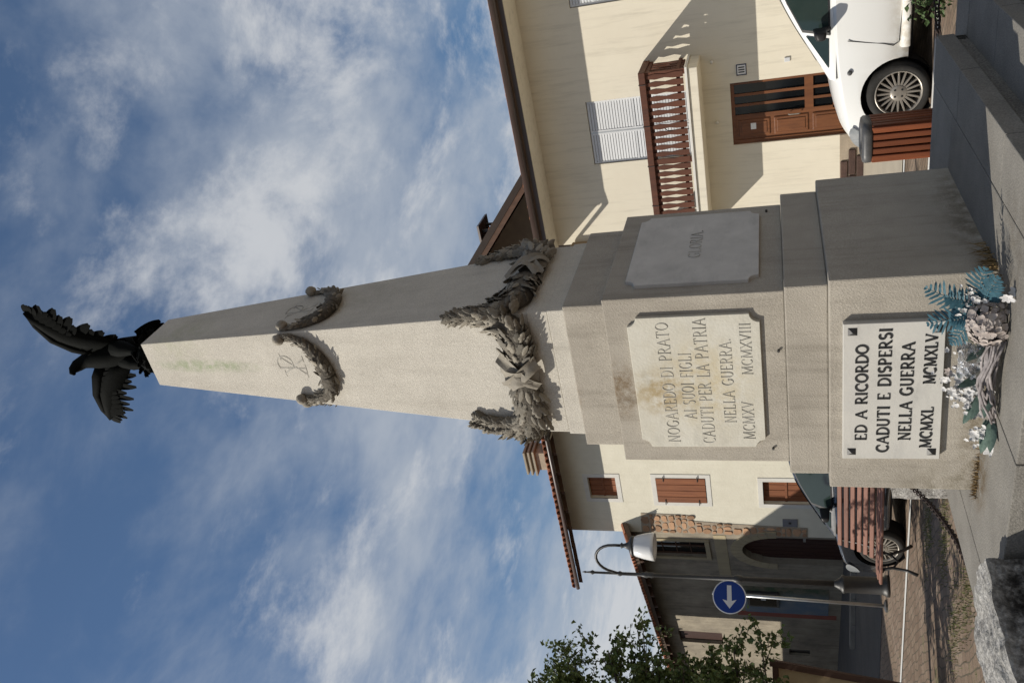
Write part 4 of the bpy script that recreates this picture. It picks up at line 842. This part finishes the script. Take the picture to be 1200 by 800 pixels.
        # mirror
        mr = MB(MT); ya, yb = s*.80, s*1.0
        mr.add([(1.27,ya,.955),(1.27,ya,1.05),(1.30,yb,1.04),(1.30,yb,.965),(1.39,ya,.935),(1.39,ya,1.075),(1.38,yb,1.06),(1.38,yb,.95)], [(0,1,2,3),(4,7,6,5),(0,4,5,1),(1,5,6,2),(2,6,7,3),(3,7,4,0)]); mr.build('mirror', blackp, t, True, bevel=.025)
        MB(MT).tube([(1.36,s*.75,.92),(1.36,s*.84,.98)], .026, 8).build('mirror_stalk', blackp, t, True)
        # headlamp: lens swept round the corner of the wing
        hm = MB(MT); vs = []
        for i in range(9):
            u_ = i/8; x = 0.10+0.27*u_; zc_ = 0.60+0.13*u_; hgt = 0.07*(1-0.8*abs(2*u_-1)**2.4)
            for k in range(5):
                z = zc_+hgt*(k/2-1); vs.append((x-0.004, s*(side(x, min(z, lerp_tab(BODY,x,2)-.012))+0.008), z-.02))
        hm.add(vs, [(i*5+k, i*5+k+1, (i+1)*5+k+1, (i+1)*5+k) for i in range(8) for k in range(4)]); hm.build('headlight', chrome, t, True, fix=False)
        tlm = MB(MT); tlm.box((3.80,s*.58,.78), (3.93,s*.70,1.05)); tlm.build('tail_light', pm('tail_red%s%d' % (paint.name, s), (0.3,0.01,0.01), None, 3, .2, 0), t, bevel=.03)
        for x in WB:
            wl = MB(MT); yo = s*0.80; yi = s*0.60
            wl.lathe([(0.205,yo-s*.012),(0.215,yo+s*.004),(0.262,yo+s*.006),(0.285,yo-s*.02),(WR,yo-s*.06),(WR,yi+s*.05),(0.28,yi),(0.205,yi),(0.205,yo-s*.012)], (x,0,WR), 36, 'y', False); wh = wl.build('wheel', rubber, t, True)
            rm = MB(MT)
            rm.lathe([(0.218,yo-s*.005),(0.214,yo+s*.006),(0.203,yo+s*.004),(0.196,yo-s*.03),(0.19,yo-s*.12)], (x,0,WR), 36, 'y', False); rm.build('rim_ring', alloy, wh, True)
            MB(MT).lathe([(0.2,yo-s*.13),(0.2,yo-s*.118),(0.02,yo-s*.118)], (x,0,WR), 24, 'y').build('brake_disc', iron, wh)
            sp = MB(MT).lathe([(0.078,yo-s*.05),(0.078,yo-s*.012),(0.066,yo-s*.004),(0.02,yo-s*.002)], (x,0,WR), 20, 'y').build('hub', alloy, wh, True)
            spm = MB()
            spm.add([(0.07,-.011,0),(0.07,.011,0),(0.205,.007,.006),(0.205,-.007,.006),(0.07,-.011,-.03),(0.07,.011,-.03),(0.205,.007,-.03),(0.205,-.007,-.03)], [(0,1,2,3),(4,7,6,5),(0,4,5,1),(1,5,6,2),(2,6,7,3),(3,7,4,0)]); sm = spm.mesh('spoke', alloy, bevel=.002, segs=1)
            for k in range(20):
                a = 2*math.pi*k/20; er = Vector((math.cos(a), 0, math.sin(a))); en = Vector((0, s, 0)); mw = Matrix((er, en.cross(er), en)).transposed().to_4x4(); mw.translation = B+Vector((x, yo-s*.012, WR)); inst('spoke', sm, mw, wh)
            bm_ = MB().lathe([(0.011,0),(0.011,.004)], (0,0,0), 8, 'y').mesh('wheel_bolt', blackp)
            for k in range(4):
                a = 2*math.pi*(k+.5)/4; inst('wheel_bolt', bm_, Matrix.Translation(B+Vector((x+.045*math.cos(a), yo-s*.006 if s > 0 else yo-s*.006-.004, WR+.045*math.sin(a)))), wh)
            MB(MT).lathe([(0.05,s*.56),(0.34,s*.55),(0.335,s*.78)], (x,0,WR), 24, 'y', False).build('wheel_arch', blackp, t, False)
    MB(MT).box((0.0,-.45,.27), (.05,.45,.40)).build('front_grille', blackp, t, bevel=.01); MB(MT).box((-.006,-.26,.42), (.03,.26,.52)).build('number_plate', sign_white, t, bevel=.004)
    MB(MT).tube([(0.92,-.3,.955),(1.0,.2,.985)], .009, 6).build('wiper', blackp, t)
    MB(MT).box((.5,-.6,.16), (3.6,.6,.2)).build('floor_pan', blackp, t)
    return t
make_car((-0.645, 5.08, GZ), 'white hatchback with multi-spoke wheels parked in front of the cream house', carw, alloy)
make_car((-6.75, 5.16, GZ), 'black car parked behind the bench and the memorial', cark, alloy)

# ------------------------------------------------------------------ slatted litter bin
bn = thing('litter_bin', (-0.16, 3.62, GZ), 'brown wooden slatted litter bin with dark cap beside the white car', 'bin')
bx, by, hw_ = -0.165, 3.62, 0.165
MB().lathe([(0.13,GZ+.04),(0.13,GZ+.06),(0.145,0.10),(0.145,0.12)], (bx,by,0), 16).build('liner', blackp, bn)
def rrect(h, r_, n=6):
    p = []
    for cx, cy, a0 in ((h-r_,h-r_,0),(-h+r_,h-r_,90),(-h+r_,-h+r_,180),(h-r_,-h+r_,270)): p += [(cx+r_*math.cos(R(a0+90*i/n)), cy+r_*math.sin(R(a0+90*i/n))) for i in range(n+1)]
    return p
cp = MB(); rings = [(0.178,0.125),(0.19,0.135),(0.192,0.185),(0.18,0.205),(0.14,0.215),(0.11,0.20),(0.11,0.16)]; vs = []
for h, z in rings: vs += [(bx+x, by+y, z) for x, y in rrect(h, min(h*.6, .1))]
n = len(rrect(.1,.05)); cp.add(vs, [(i*n+k, i*n+(k+1) % n, (i+1)*n+(k+1) % n, (i+1)*n+k) for i in range(len(rings)-1) for k in range(n)]+[tuple(range(n-1,-1,-1)), tuple((len(rings)-1)*n+k for k in range(n))]); cp.build('cap', iron_grey, bn, True)
sm = MB().add([(-.024,-.014,0),(.024,-.014,0),(.024,.014,0),(-.024,.014,0),(-.027,-.014,.64),(.027,-.014,.64),(.027,.014,.64),(-.027,.014,.64)], [(0,3,2,1),(4,5,6,7),(0,1,5,4),(1,2,6,5),(2,3,7,6),(3,0,4,7)]).mesh('slat', wood_bin, bevel=.005, segs=1)
for k in range(4):
    for j in range(5):
        a = k*math.pi/2; q = Vector(((j-2)*.066, -.162, 0)); mw = Matrix.Translation((bx, by, GZ-.03)) @ Matrix.Rotation(a, 4, 'Z') @ Matrix.Translation(q); inst('slat', sm, mw, bn)
for z in (-.34, .02): 
    for k in range(4): MB(Matrix.Translation((bx,by,0)) @ Matrix.Rotation(k*math.pi/2,4,'Z')).box((-.145,-.148,z), (.145,-.14,z+.04)).build('band', iron, bn)
MB().tube([(bx,by,GZ-.04),(bx,by,GZ+.05)], .1, 12).build('foot', iron, bn)

# ------------------------------------------------------------------ bench (faces the memorial)
be = thing('park_bench', (-4.65, 3.75, GZ), 'wooden slatted bench with curved black iron legs in front of the black car', 'bench')
BA = R(4); MBn = Matrix.Translation((-5.72, 3.42, GZ)) @ Matrix.Rotation(BA, 4, 'Z'); LB = 1.9
seat = [(0.00,.415),(0.085,.43),(0.17,.435),(0.255,.43),(0.34,.42)]
back = [(0.42,.475),(0.455,.545),(0.485,.615),(0.51,.69),(0.53,.765),(0.548,.84)]
smx = MB().box((0,-.026,-.014), (LB,.026,.014)).mesh('slat', wood_bench, bevel=.005, segs=1)
for i, (y, z) in enumerate(seat): inst('slat', smx, MBn @ Matrix.Translation((0,y,z)) @ Matrix.Rotation(R((i-2)*-6),4,'X'), be)
for i, (y, z) in enumerate(back): inst('slat', smx, MBn @ Matrix.Translation((0.03*i/2+.04,y,z)) @ Matrix.Rotation(R(68),4,'X') @ Matrix.Diagonal((0.965,1,1,1)), be)
for xx in (0.20, LB-.20):
    q = MB(MBn)
    q.tube([(xx,-.02,.40),(xx,.17,.415),(xx,.36,.40),(xx,.42,.45),(xx,.50,.62),(xx,.565,.86)], .019, 8)
    q.build('frame', iron, be, True)
    MB(MBn).tube([(xx,.02,.39),(xx,.06,.28),(xx,.02,.12),(xx,-.05,.015)], [.02,.018,.018,.022], 8).build('leg', iron, be, True)
    MB(MBn).tube([(xx,.34,.39),(xx,.30,.28),(xx,.38,.12),(xx,.47,.015)], [.02,.018,.018,.022], 8).build('leg', iron, be, True)
    MB(MBn).tube([(xx,.06,.27),(xx,.17,.20),(xx,.30,.27)], .013, 8).build('brace', iron, be, True)

# ------------------------------------------------------------------ street lamp
lp = thing('street_lamp', (-8.16, 5.68, GZ), 'black street lamp with curved arm and white bell shade before the left house', 'lamp')
lx, ly = -8.16, 5.68
MB().lathe([(0.17,GZ),(0.17,GZ+.05),(0.15,GZ+.07),(0.135,GZ+.12),(0.13,0.16),(0.145,0.18),(0.145,0.205),(0.10,0.235),(0.085,0.26),(0.06,0.30),(0.045,0.33)], (lx,ly,0), 20).build('base', iron, lp, True)
MB().lathe([(0.045,0.33),(0.042,1.72),(0.06,1.75),(0.065,1.80),(0.06,1.85),(0.038,1.88),(0.034,3.18),(0.052,3.22),(0.04,3.26),(0.055,3.31),(0.04,3.36),(0.03,3.40),(0.028,3.72),(0.045,3.76),(0.03,3.80),(0.022,3.84),(0.02,4.20),(0.04,4.24),(0.02,4.28),(0.012,4.34),(0.02,4.37),(0.003,4.42)], (lx,ly,0), 14).build('pole', iron, lp, True)
sx_ = -7.50
arcp = [(lx,ly,3.78)]+[(lx+.03+(sx_-lx-.03)*(0.5-0.5*math.cos(math.pi*k/12)), ly, 3.80+0.33*math.sin(math.pi*k/12)) for k in range(1, 12)]+[(sx_,ly,3.76),(sx_,ly,3.66)]
MB().tube(arcp, .024, 10).build('arm', iron, lp, True)
hd = MB().lathe([(0.03,3.67),(0.05,3.65),(0.03,3.62),(0.045,3.58),(0.07,3.53),(0.14,3.50),(0.17,3.47),(0.165,3.44)], (sx_,ly,0), 20).build('lamp_holder', iron, lp, True)
MB().lathe([(0.145,3.455),(0.172,3.40),(0.205,3.28),(0.226,3.16),(0.232,3.10),(0.22,3.095),(0.18,3.12),(0.02,3.14)], (sx_,ly,0), 28).build('lamp_shade', opal, lp, True)

# ------------------------------------------------------------------ blue direction sign
sg = thing('road_sign', (-8.74, 5.76, GZ), 'round blue road sign with white arrow on a thin grey post', 'sign')
MB().tube([(-8.74,5.80,GZ),(-8.645,5.80,2.26)], .027, 10).build('post', steel, sg, True)
MB().lathe([(0.10,GZ),(0.10,GZ+.03),(0.04,GZ+.05)], (-8.74,5.80,0), 14).build('post_foot', iron_grey, sg)
ca = Vector((-8.655,5.74,1.975)); nrm = (Vector((1.2,-4.6,0.96))-ca); nrm.z = 0; nrm.normalize(); sxv = Vector((0,0,1)).cross(nrm); MS = Matrix((sxv, Vector((0,0,1)), nrm)).transposed().to_4x4(); MS.translation = ca
pn = MB(MS).lathe([(0.272,-.010),(0.276,-.004),(0.276,.006),(0.26,.0075)], (0,0,0), 40).build('panel_rim', sign_white, sg)
MB(MS).lathe([(0.258,0.0),(0.258,.0095)], (0,0,0), 40).build('panel', sign_blue, sg)
MB(MS).prism([(-.185,0),(-.04,.115),(-.06,.038),(.19,.036),(.19,-.036),(-.06,-.038),(-.04,-.115)], .010, .013, 'z').build('arrow', sign_white, sg)
for z in (1.85, 2.10): MB().box((-8.70,5.772,z), (-8.61,5.83,z+.03)).build('bracket', steel, sg)

# ------------------------------------------------------------------ leaning wooden board frame at the left edge
bo = thing('notice_board', (-6.6, 2.9, GZ), 'brown framed tan wooden board at the far left edge below the tree', 'board')
A_ = Vector((-5.03,1.63,1.19)); cpos = Vector((2.763,-4.6077,.9577)); sc = 1.12; A_ = cpos+(A_-cpos)*sc
lf_ = Vector((-0.80,-0.62,0.0)).normalized(); upv = (Vector((0,0,1))+lf_*-0.11).normalized(); nb_ = lf_.cross(upv)
MBo = Matrix((lf_, nb_, upv)).transposed().to_4x4(); MBo.translation = A_
MB(MBo).box((0.06,-.02,-1.75), (1.6,.02,-.05)).build('panel', pm('tan_board', (0.42,0.33,0.19), (0.34,0.26,0.15), 3, .9, .2, 30), bo)
for a, b, c, d in ((0,.07,-1.9,.03),(1.55,1.62,-1.9,.03)): MB(MBo).box((a,-.045,c), (b,.045,d)).build('post', wood_dark, bo, bevel=.006)
for c in (-.07, -1.75): MB(MBo).box((.071,-.04,c), (1.549,.04,c+.07)).build('rail', wood_dark, bo, bevel=.006)

# ------------------------------------------------------------------ tree at the left, its trunk outside the frame
def leafy(mb, c, d, nrm, s, fold=.3):
    sd = nrm.cross(d)
    p = lambda a, b, h: c+d*(a*s)+sd*(b*s)+nrm*(h*s)
    mb.add([p(0,0,0), p(.35,.36,fold*.3), p(.62,.22,fold*.2), p(1,0,-.1), p(.62,-.22,fold*.2), p(.35,-.36,fold*.3), p(.5,0,-.06)], [(0,6,1),(1,6,2),(2,6,3),(3,6,4),(4,6,5),(5,6,0)])
def rv(rnd): 
    while True:
        v = Vector((rnd.uniform(-1,1), rnd.uniform(-1,1), rnd.uniform(-1,1)))
        if 0.05 < v.length < 1: return v.normalized()
tr = thing('tree', (-6.6, 1.0, GZ), 'leafy green tree reaching in from the left edge', 'tree')
rnd = random.Random(21); base = Vector((-6.6, 1.0, GZ)); tk = MB()
tk.tube([base, base+Vector((.05,.05,1.0)), base+Vector((.02,.1,2.0)), base+Vector((.1,.15,3.2)), base+Vector((.2,.3,4.2))], [.15,.12,.10,.06,.02], 10)
lv = MB(); tips = []
TC = base+Vector((.25,.3,3.35))
cpos = Vector((2.763,-4.6077,.9577))
rt_ = Vector((0.8495,0.5264,-0.035)); 
for b in range(92):
    z0 = rnd.uniform(1.5, 3.7); st_p = base+Vector((.05,.1,z0)); 
    dr_ = rv(rnd); dr_.z = abs(dr_.z)*.55-.1+ (z0-2.4)*.25; dr_.normalize()
    if b < 60: dr_ = (rt_*rnd.uniform(.5,1)+Vector((rnd.uniform(-.3,.3),rnd.uniform(-.5,.5),rnd.uniform(-.35,.8)))).normalized()
    ln = rnd.uniform(.8, 1.62); p1 = st_p+dr_*ln*.5+rv(rnd)*.08; p2 = st_p+dr_*ln+Vector((0,0,.1))
    tk.tube([st_p, p1, p2], [.03,.018,.006], 6)
    for k in range(11):
        u_ = rnd.uniform(.3, 1.05); q = st_p.lerp(p2, u_); sd = (rv(rnd)+dr_*.6).normalized(); tl_ = rnd.uniform(.18,.42); q2 = q+sd*tl_
        tk.tube([q, q2], [.006,.003], 4)
        for j in range(38):
            f_ = rnd.uniform(.1,1.1); c = q.lerp(q2, f_)+rv(rnd)*rnd.uniform(.01,.10); nrm = (rv(rnd)+Vector((-.2,-.2,.8))).normalized(); d = rv(rnd); d.z -= .3; d = (d-nrm*d.dot(nrm)).normalized()
            leafy(lv, c, d, nrm, rnd.uniform(.04,.085))
tk.build('trunk', bark, tr, True); lv.build('crown', leaf_m, tr, False, fix=False)

# ------------------------------------------------------------------ rough stone block, chain and its far post
sb = bmesh.new(); bmesh.ops.create_cube(sb, size=1); bmesh.ops.subdivide_edges(sb, edges=sb.edges, cuts=30, use_grid_fill=True)
for v in sb.verts:
    p = v.co.copy(); w = Vector((p.x*0.54, p.y*1.35, p.z*0.60))
    nz_ = mnoise.fractal(w*4.5+Vector((4,2,9)), 1.0, 2.0, 5); nn = p.normalized(); rd = 1-0.10*max(0, p.length-0.62)
    w = w*rd+nn*(nz_*0.035+mnoise.noise(w*19)*0.012+mnoise.noise(w*45)*0.006)
    v.co = Vector((-0.84, -1.95, GZ+.28))+Matrix.Rotation(R(-7),3,'Z') @ w
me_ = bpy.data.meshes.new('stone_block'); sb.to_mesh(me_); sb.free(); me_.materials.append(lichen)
so = bpy.data.objects.new('stone_block', me_); col.objects.link(so); tag(so, 'rough lichen-covered stone block at the corner of the steps holding the chain', 'stone')
def catenary(a, b, sag, n): return [a.lerp(b, i/n)-Vector((0,0,4*sag*(i/n)*(1-i/n))) for i in range(n+1)]
def chain(name, a, b, sag, label, n=64):
    m = MB(); P = catenary(a, b, sag, n)
    for i in range(n):
        c = (P[i]+P[i+1])/2; d = (P[i+1]-P[i]); l = d.length*.82; d.normalize(); s1 = d.cross(Vector((0,0,1))).normalized(); s2 = s1.cross(d)
        u_ = (s1+s2).normalized() if i % 2 else (s1-s2).normalized()
        ring_ = [c+d*(l*math.cos(2*math.pi*k/10))+u_*(.019*math.sin(2*math.pi*k/10)) for k in range(10)]
        w = d.cross(u_); k6 = 5; vs = []
        for q in range(10):
            tn = (ring_[(q+1) % 10]-ring_[q-1]).normalized(); nn = tn.cross(w)
            for k in range(k6): a_ = 2*math.pi*k/k6; vs.append(ring_[q]+w*(.0065*math.cos(a_))+nn*(.0065*math.sin(a_)))
        m.add(vs, [(q*k6+k, q*k6+(k+1) % k6, ((q+1) % 10)*k6+(k+1) % k6, ((q+1) % 10)*k6+k) for q in range(10) for k in range(k6)])
    return tag(m.build(name, rust, None, True), label, 'chain', None)
chain('chain', Vector((-1.07,-1.40,.06)), Vector((-2.85,1.95,-.06)), .15, 'rusty chain hanging from the rough stone past the steps towards the bench')
chain('chain', Vector((2.05,1.98,-.02)), Vector((-2.8,2.0,-.06)), .16, 'rusty chain hanging behind the memorial near the white car', 90)
for i, (x, y, lb) in enumerate(((-2.9,2.05,'rough stone post behind the memorial at the left'),(2.15,2.05,'rough stone post behind the memorial at the right'))):
    ps = bmesh.new(); bmesh.ops.create_cube(ps, size=1); bmesh.ops.subdivide_edges(ps, edges=ps.edges, cuts=7, use_grid_fill=True)
    for v in ps.verts:
        p = v.co.copy(); w = Vector((p.x*.26, p.y*.26, p.z*.56)); v.co = Vector((x, y, GZ+.26))+w*(1-.12*max(0,p.length-.62))+p.normalized()*mnoise.fractal(w*5+Vector((i*5,1,2)),1,2,4)*.03
    me_ = bpy.data.meshes.new('stone_post'); ps.to_mesh(me_); ps.free(); me_.materials.append(lichen); o = bpy.data.objects.new('stone_post', me_); col.objects.link(o); tag(o, lb, 'stone', 'stone posts of the chain')

# ------------------------------------------------------------------ small green shrub by the steps at the right, grass, dry tuft
def shrub(c, r_, h, n, label, seed):
    t = thing('shrub', (c[0], c[1], GZ), label, 'plant'); rnd = random.Random(seed); m = MB(); l = MB()
    for b in range(26):
        e = Vector((c[0], c[1], GZ))+Vector((rnd.gauss(0,r_*.5), rnd.gauss(0,r_*.5), rnd.uniform(.25,1)*h)); s0 = Vector((c[0], c[1], GZ))+Vector((rnd.uniform(-.08,.08), rnd.uniform(-.08,.08), 0)); md = s0.lerp(e,.5)+Vector((0,0,.06))
        m.tube([s0, md, e], [.006,.005,.002], 4)
        for k in range(n):
            q = (s0.lerp(md, rnd.random()) if rnd.random() < .3 else md.lerp(e, rnd.random()*1.1))+rv(rnd)*.04; nrm = (rv(rnd)+Vector((-.2,-.2,.7))).normalized(); d = rv(rnd); d = (d-nrm*d.dot(nrm)).normalized(); leafy(l, q, d, nrm, rnd.uniform(.03,.06))
    m.build('stem', bark, t); l.build('foliage', leaf_m2, t, fix=False)
shrub((1.22,3.22), .36, .42, 30, 'small leafy green shrub between the steps and the white car', 9)
gm = MB(); rnd = random.Random(3)
def blade(p, h, w):
    a = rnd.uniform(0, 6.28); s1 = Vector((math.cos(a), math.sin(a), 0))*w; bnd = Vector((rnd.uniform(-.5,.5)*h, rnd.uniform(-.5,.5)*h, h)); gm.add([p-s1, p+s1, p+bnd*.6+s1*.5, p+bnd, p+bnd*.6-s1*.5], [(0,1,2,4),(4,2,3)])
for k in range(5200):
    t = rnd.random(); y = -2.2+t*4.6; cl = mnoise.noise(Vector((y*1.7, 0, 3.3)))
    x = -2.02-abs(rnd.gauss(0,.16))*(1.4+cl) 
    if cl < -.25 and rnd.random() < .75: continue
    blade(Vector((x, y, GZ)), rnd.uniform(.02,.085), .004)
for k in range(2600):
    cx, cy = rnd.choice(((-3.7,2.2),(-3.5,1.2),(-4.4,3.0),(-5.0,.4),(-6.4,1.8),(-4.2,1.5))); blade(Vector((cx+rnd.gauss(0,.3), cy+rnd.gauss(0,.13), GZ)), rnd.uniform(.012,.045), .004)
tag(gm.build('grass', grassm, None, fix=False), kind='stuff')
gm = MB()
for k in range(170):
    x = -0.69+abs(rnd.gauss(0,.16)); y = -.675-abs(rnd.gauss(0,.02)); blade(Vector((x, y, .002)), rnd.uniform(.01,.04), .003)
for k in range(90): blade(Vector((.675+abs(rnd.gauss(0,.015)), -.60+rnd.gauss(0,.08), .002)), rnd.uniform(.03,.12), .003)
tag(gm.build('dry_grass', drygrass, None, fix=False), kind='stuff')

# ------------------------------------------------------------------ faded flower arrangement at the foot of the lower plaque
fa = thing('flower_arrangement', (0.3, -0.9, 0), 'faded flower arrangement with teal fern fronds and white blooms below the lower plaque', 'flowers')
rnd = random.Random(12)
def frond(a, b, wid, bend):
    m = MB(); a, b = Vector(a), Vector(b); up_ = Vector(bend); n = 11
    P = [a.lerp(b, i/n)+up_*(math.sin(math.pi*i/n*.9))*(b-a).length for i in range(n+1)]
    m.tube(P, [.004*(1-.7*i/n) for i in range(n+1)], 5)
    nr = Vector((.35,-.8,.45)).normalized()
    for i in range(2, n+1):
        tg = (P[i]-P[i-1]).normalized(); sd = tg.cross(nr).normalized(); l = wid*math.sin(math.pi*(.12+.85*i/n))**.7*rnd.uniform(.8,1.1)
        for s in (-1, 1):
            d = (sd*s+tg*.75+nr*rnd.uniform(-.25,.1)).normalized(); q = P[i]; w = (nr.cross(d)).normalized()*.0062; k = 4; vs = []
            for j in range(k+1):
                f_ = j/k; ww = w*(math.sin(math.pi*(.12+.84*f_)))*(1.25 if j % 2 else .85); c = q+d*(l*f_)-nr*(.15*l*f_*f_); vs += [c-ww, c+ww]
            m.add(vs, [(2*j, 2*j+1, 2*j+3, 2*j+2) for j in range(k)])
    m.build('fern_frond', teal, fa, fix=False)
for b, w, bn_ in (((.70,-.86,.325),.085,(0,0,.06)),((.655,-.88,.245),.075,(.05,0,.05)),((.50,-.84,.305),.085,(-.03,0,.05)),((.545,-.90,.225),.07,(0,-.05,.05)),((.79,-.88,.095),.085,(0,0,.12)),((.77,-.93,.055),.08,(0,0,.1)),((.40,-.86,.205),.065,(-.03,0,.06))):
    frond((.565,-.85,.075), b, w, bn_)
def flower(mb, c, ax, r_, n, cup=.35, w=.42):
    ax = ax.normalized(); u_ = ax.orthogonal().normalized(); v_ = ax.cross(u_); ph = rnd.uniform(0, 6)
    for k in range(n):
        a = ph+2*math.pi*k/n; d = u_*math.cos(a)+v_*math.sin(a); sd = ax.cross(d); l = r_*rnd.uniform(.8,1.15); ww = l*w
        P = lambda t, q, h: c+d*(l*t)+sd*(ww*q)+ax*(l*h)
        mb.add([P(.05,-.25,0),P(.05,.25,0),P(.5,-1,cup*.6),P(.5,0,cup*.35),P(.5,1,cup*.6),P(.85,-.6,cup*.8+rnd.uniform(-.1,.1)),P(.85,.6,cup*.8),P(1.05,0,cup+rnd.uniform(-.2,.2))], [(0,1,3),(0,3,2),(1,4,3),(2,3,5),(3,4,6),(3,6,5),(5,6,7)])
hyd = MB(); cc = Vector((.525,-.885,.07))
for k in range(290):
    d = rv(rnd)
    if d.z < -.55: continue
    flower(hyd, cc+Vector((d.x*.105, d.y*.105, d.z*.095))*rnd.uniform(.85,1.05), d, rnd.uniform(.014,.022), 4, .25, .6)
hyd.build('flower_head', petal_p, fa, fix=False)
for k, (p, r_) in enumerate((((.60,-.84,.16),.04),((.63,-.86,.12),.045),((.55,-.80,.19),.035),((.16,-.80,.215),.04),((.10,-.82,.185),.045),((.18,-.84,.16),.045),((.07,-.84,.14),.04),((.13,-.87,.12),.045),((.20,-.80,.20),.035),((.04,-.80,.10),.042),((-.15,-.84,.07),.05),((-.12,-.88,.035),.045),((-.20,-.90,.012),.05),((.0,-.86,.07),.04),((.70,-.98,.03),.05))):
    m = MB(); r_ *= .66; flower(m, Vector(p), Vector((rnd.uniform(-.4,.6), -1, rnd.uniform(.1,.8))), r_, 6, .35, .34); flower(m, Vector(p)+Vector((.02,.01,-.03)), Vector((rnd.uniform(-.4,.6), -1, rnd.uniform(.1,.8))), r_*.8, 6, .35, .34); m.build('blossom', petal_w if k not in (2, 8) else petal_p, fa, fix=False)
bb = MB()
for k in range(190):
    cx, cy, cz, sg_ = rnd.choice(((.13,-.83,.15,.055),(.60,-.84,.13,.04),(-.13,-.87,.04,.035),(.30,-.82,.10,.05),(.05,-.83,.09,.05))); flower(bb, Vector((cx+rnd.gauss(0,sg_), cy-abs(rnd.gauss(0,.025)), max(.01, cz+rnd.gauss(0,sg_)))), Vector((rnd.uniform(-.6,.8), -1, rnd.uniform(-.2,.9))), rnd.uniform(.007,.016), 5, .35, .45)
tag(bb.build('small_blossom', petal_w, fa, fix=False), kind='stuff')
for k in range(18):
    m = MB(); z0 = rnd.gauss(.035,.02); y0 = -.93+rnd.gauss(0,.025); pts = []
    for i in range(9):
        t = i/8; pts.append((.46-.44*t, y0+.02*math.sin(t*7+k), max(.008, z0+.035*math.sin(math.pi*t)+.014*math.sin(t*9+k*1.7))))
    m.tube(pts, [.007*(1-.3*abs(2*i/8-1)) for i in range(9)], 6).build('twig', twig, fa, True)
fl_ = MB(); G_ = 12; vs = []
for i in range(G_+1):
    for j in range(G_+1):
        a, b = i/G_-.5, j/G_-.5; h = mnoise.noise(Vector((a*6,b*6,4.4)))*.05+mnoise.noise(Vector((a*14,b*14,1.4)))*.02
        vs.append((.30+a*.20, -.83-.06*math.cos(a*2.5)-h, .10+b*.17+h*.3))
fl_.add(vs, [(i*(G_+1)+j, i*(G_+1)+j+1, (i+1)*(G_+1)+j+1, (i+1)*(G_+1)+j) for i in range(G_) for j in range(G_)]); fl_.build('wrapping', film, fa, False, fix=False)
lm_ = leaf_mesh('leaf', 0.0, 0.2, stemg)
for p, d, l in (((.10,-.82,.06),(-.6,-.5,.2),.15),((.2,-.82,.05),(-.2,-.5,.7),.16),((-.05,-.85,.03),(-1,-.4,.05),.17),((-.02,-.87,.02),(-.7,-.9,.0),.18),((.26,-.80,.05),(-.5,-.2,.9),.15),((.38,-.83,.05),(-.4,-.5,.6),.14),((.05,-.84,.09),(-.9,-.3,.3),.12),((.15,-.86,.04),(-.6,-.8,.1),.16)):
    d = Vector(d).normalized(); nn = Vector((.1,-.5,.8)); nn = (nn-d*nn.dot(d)).normalized(); mw = Matrix((d, nn.cross(d), nn)).transposed().to_4x4() @ Matrix.Diagonal((l,l,l,1)); mw.translation = Vector(p); inst('leaf', lm_, mw, fa)
for k in range(9): MB().tube([(.42-.03*k,-.82,.01),(.40-.035*k+jit(.05),-.80,.09),(.36-.03*k+jit(.08),-.82,.15)], .003, 5).build('stem', stemg, fa)
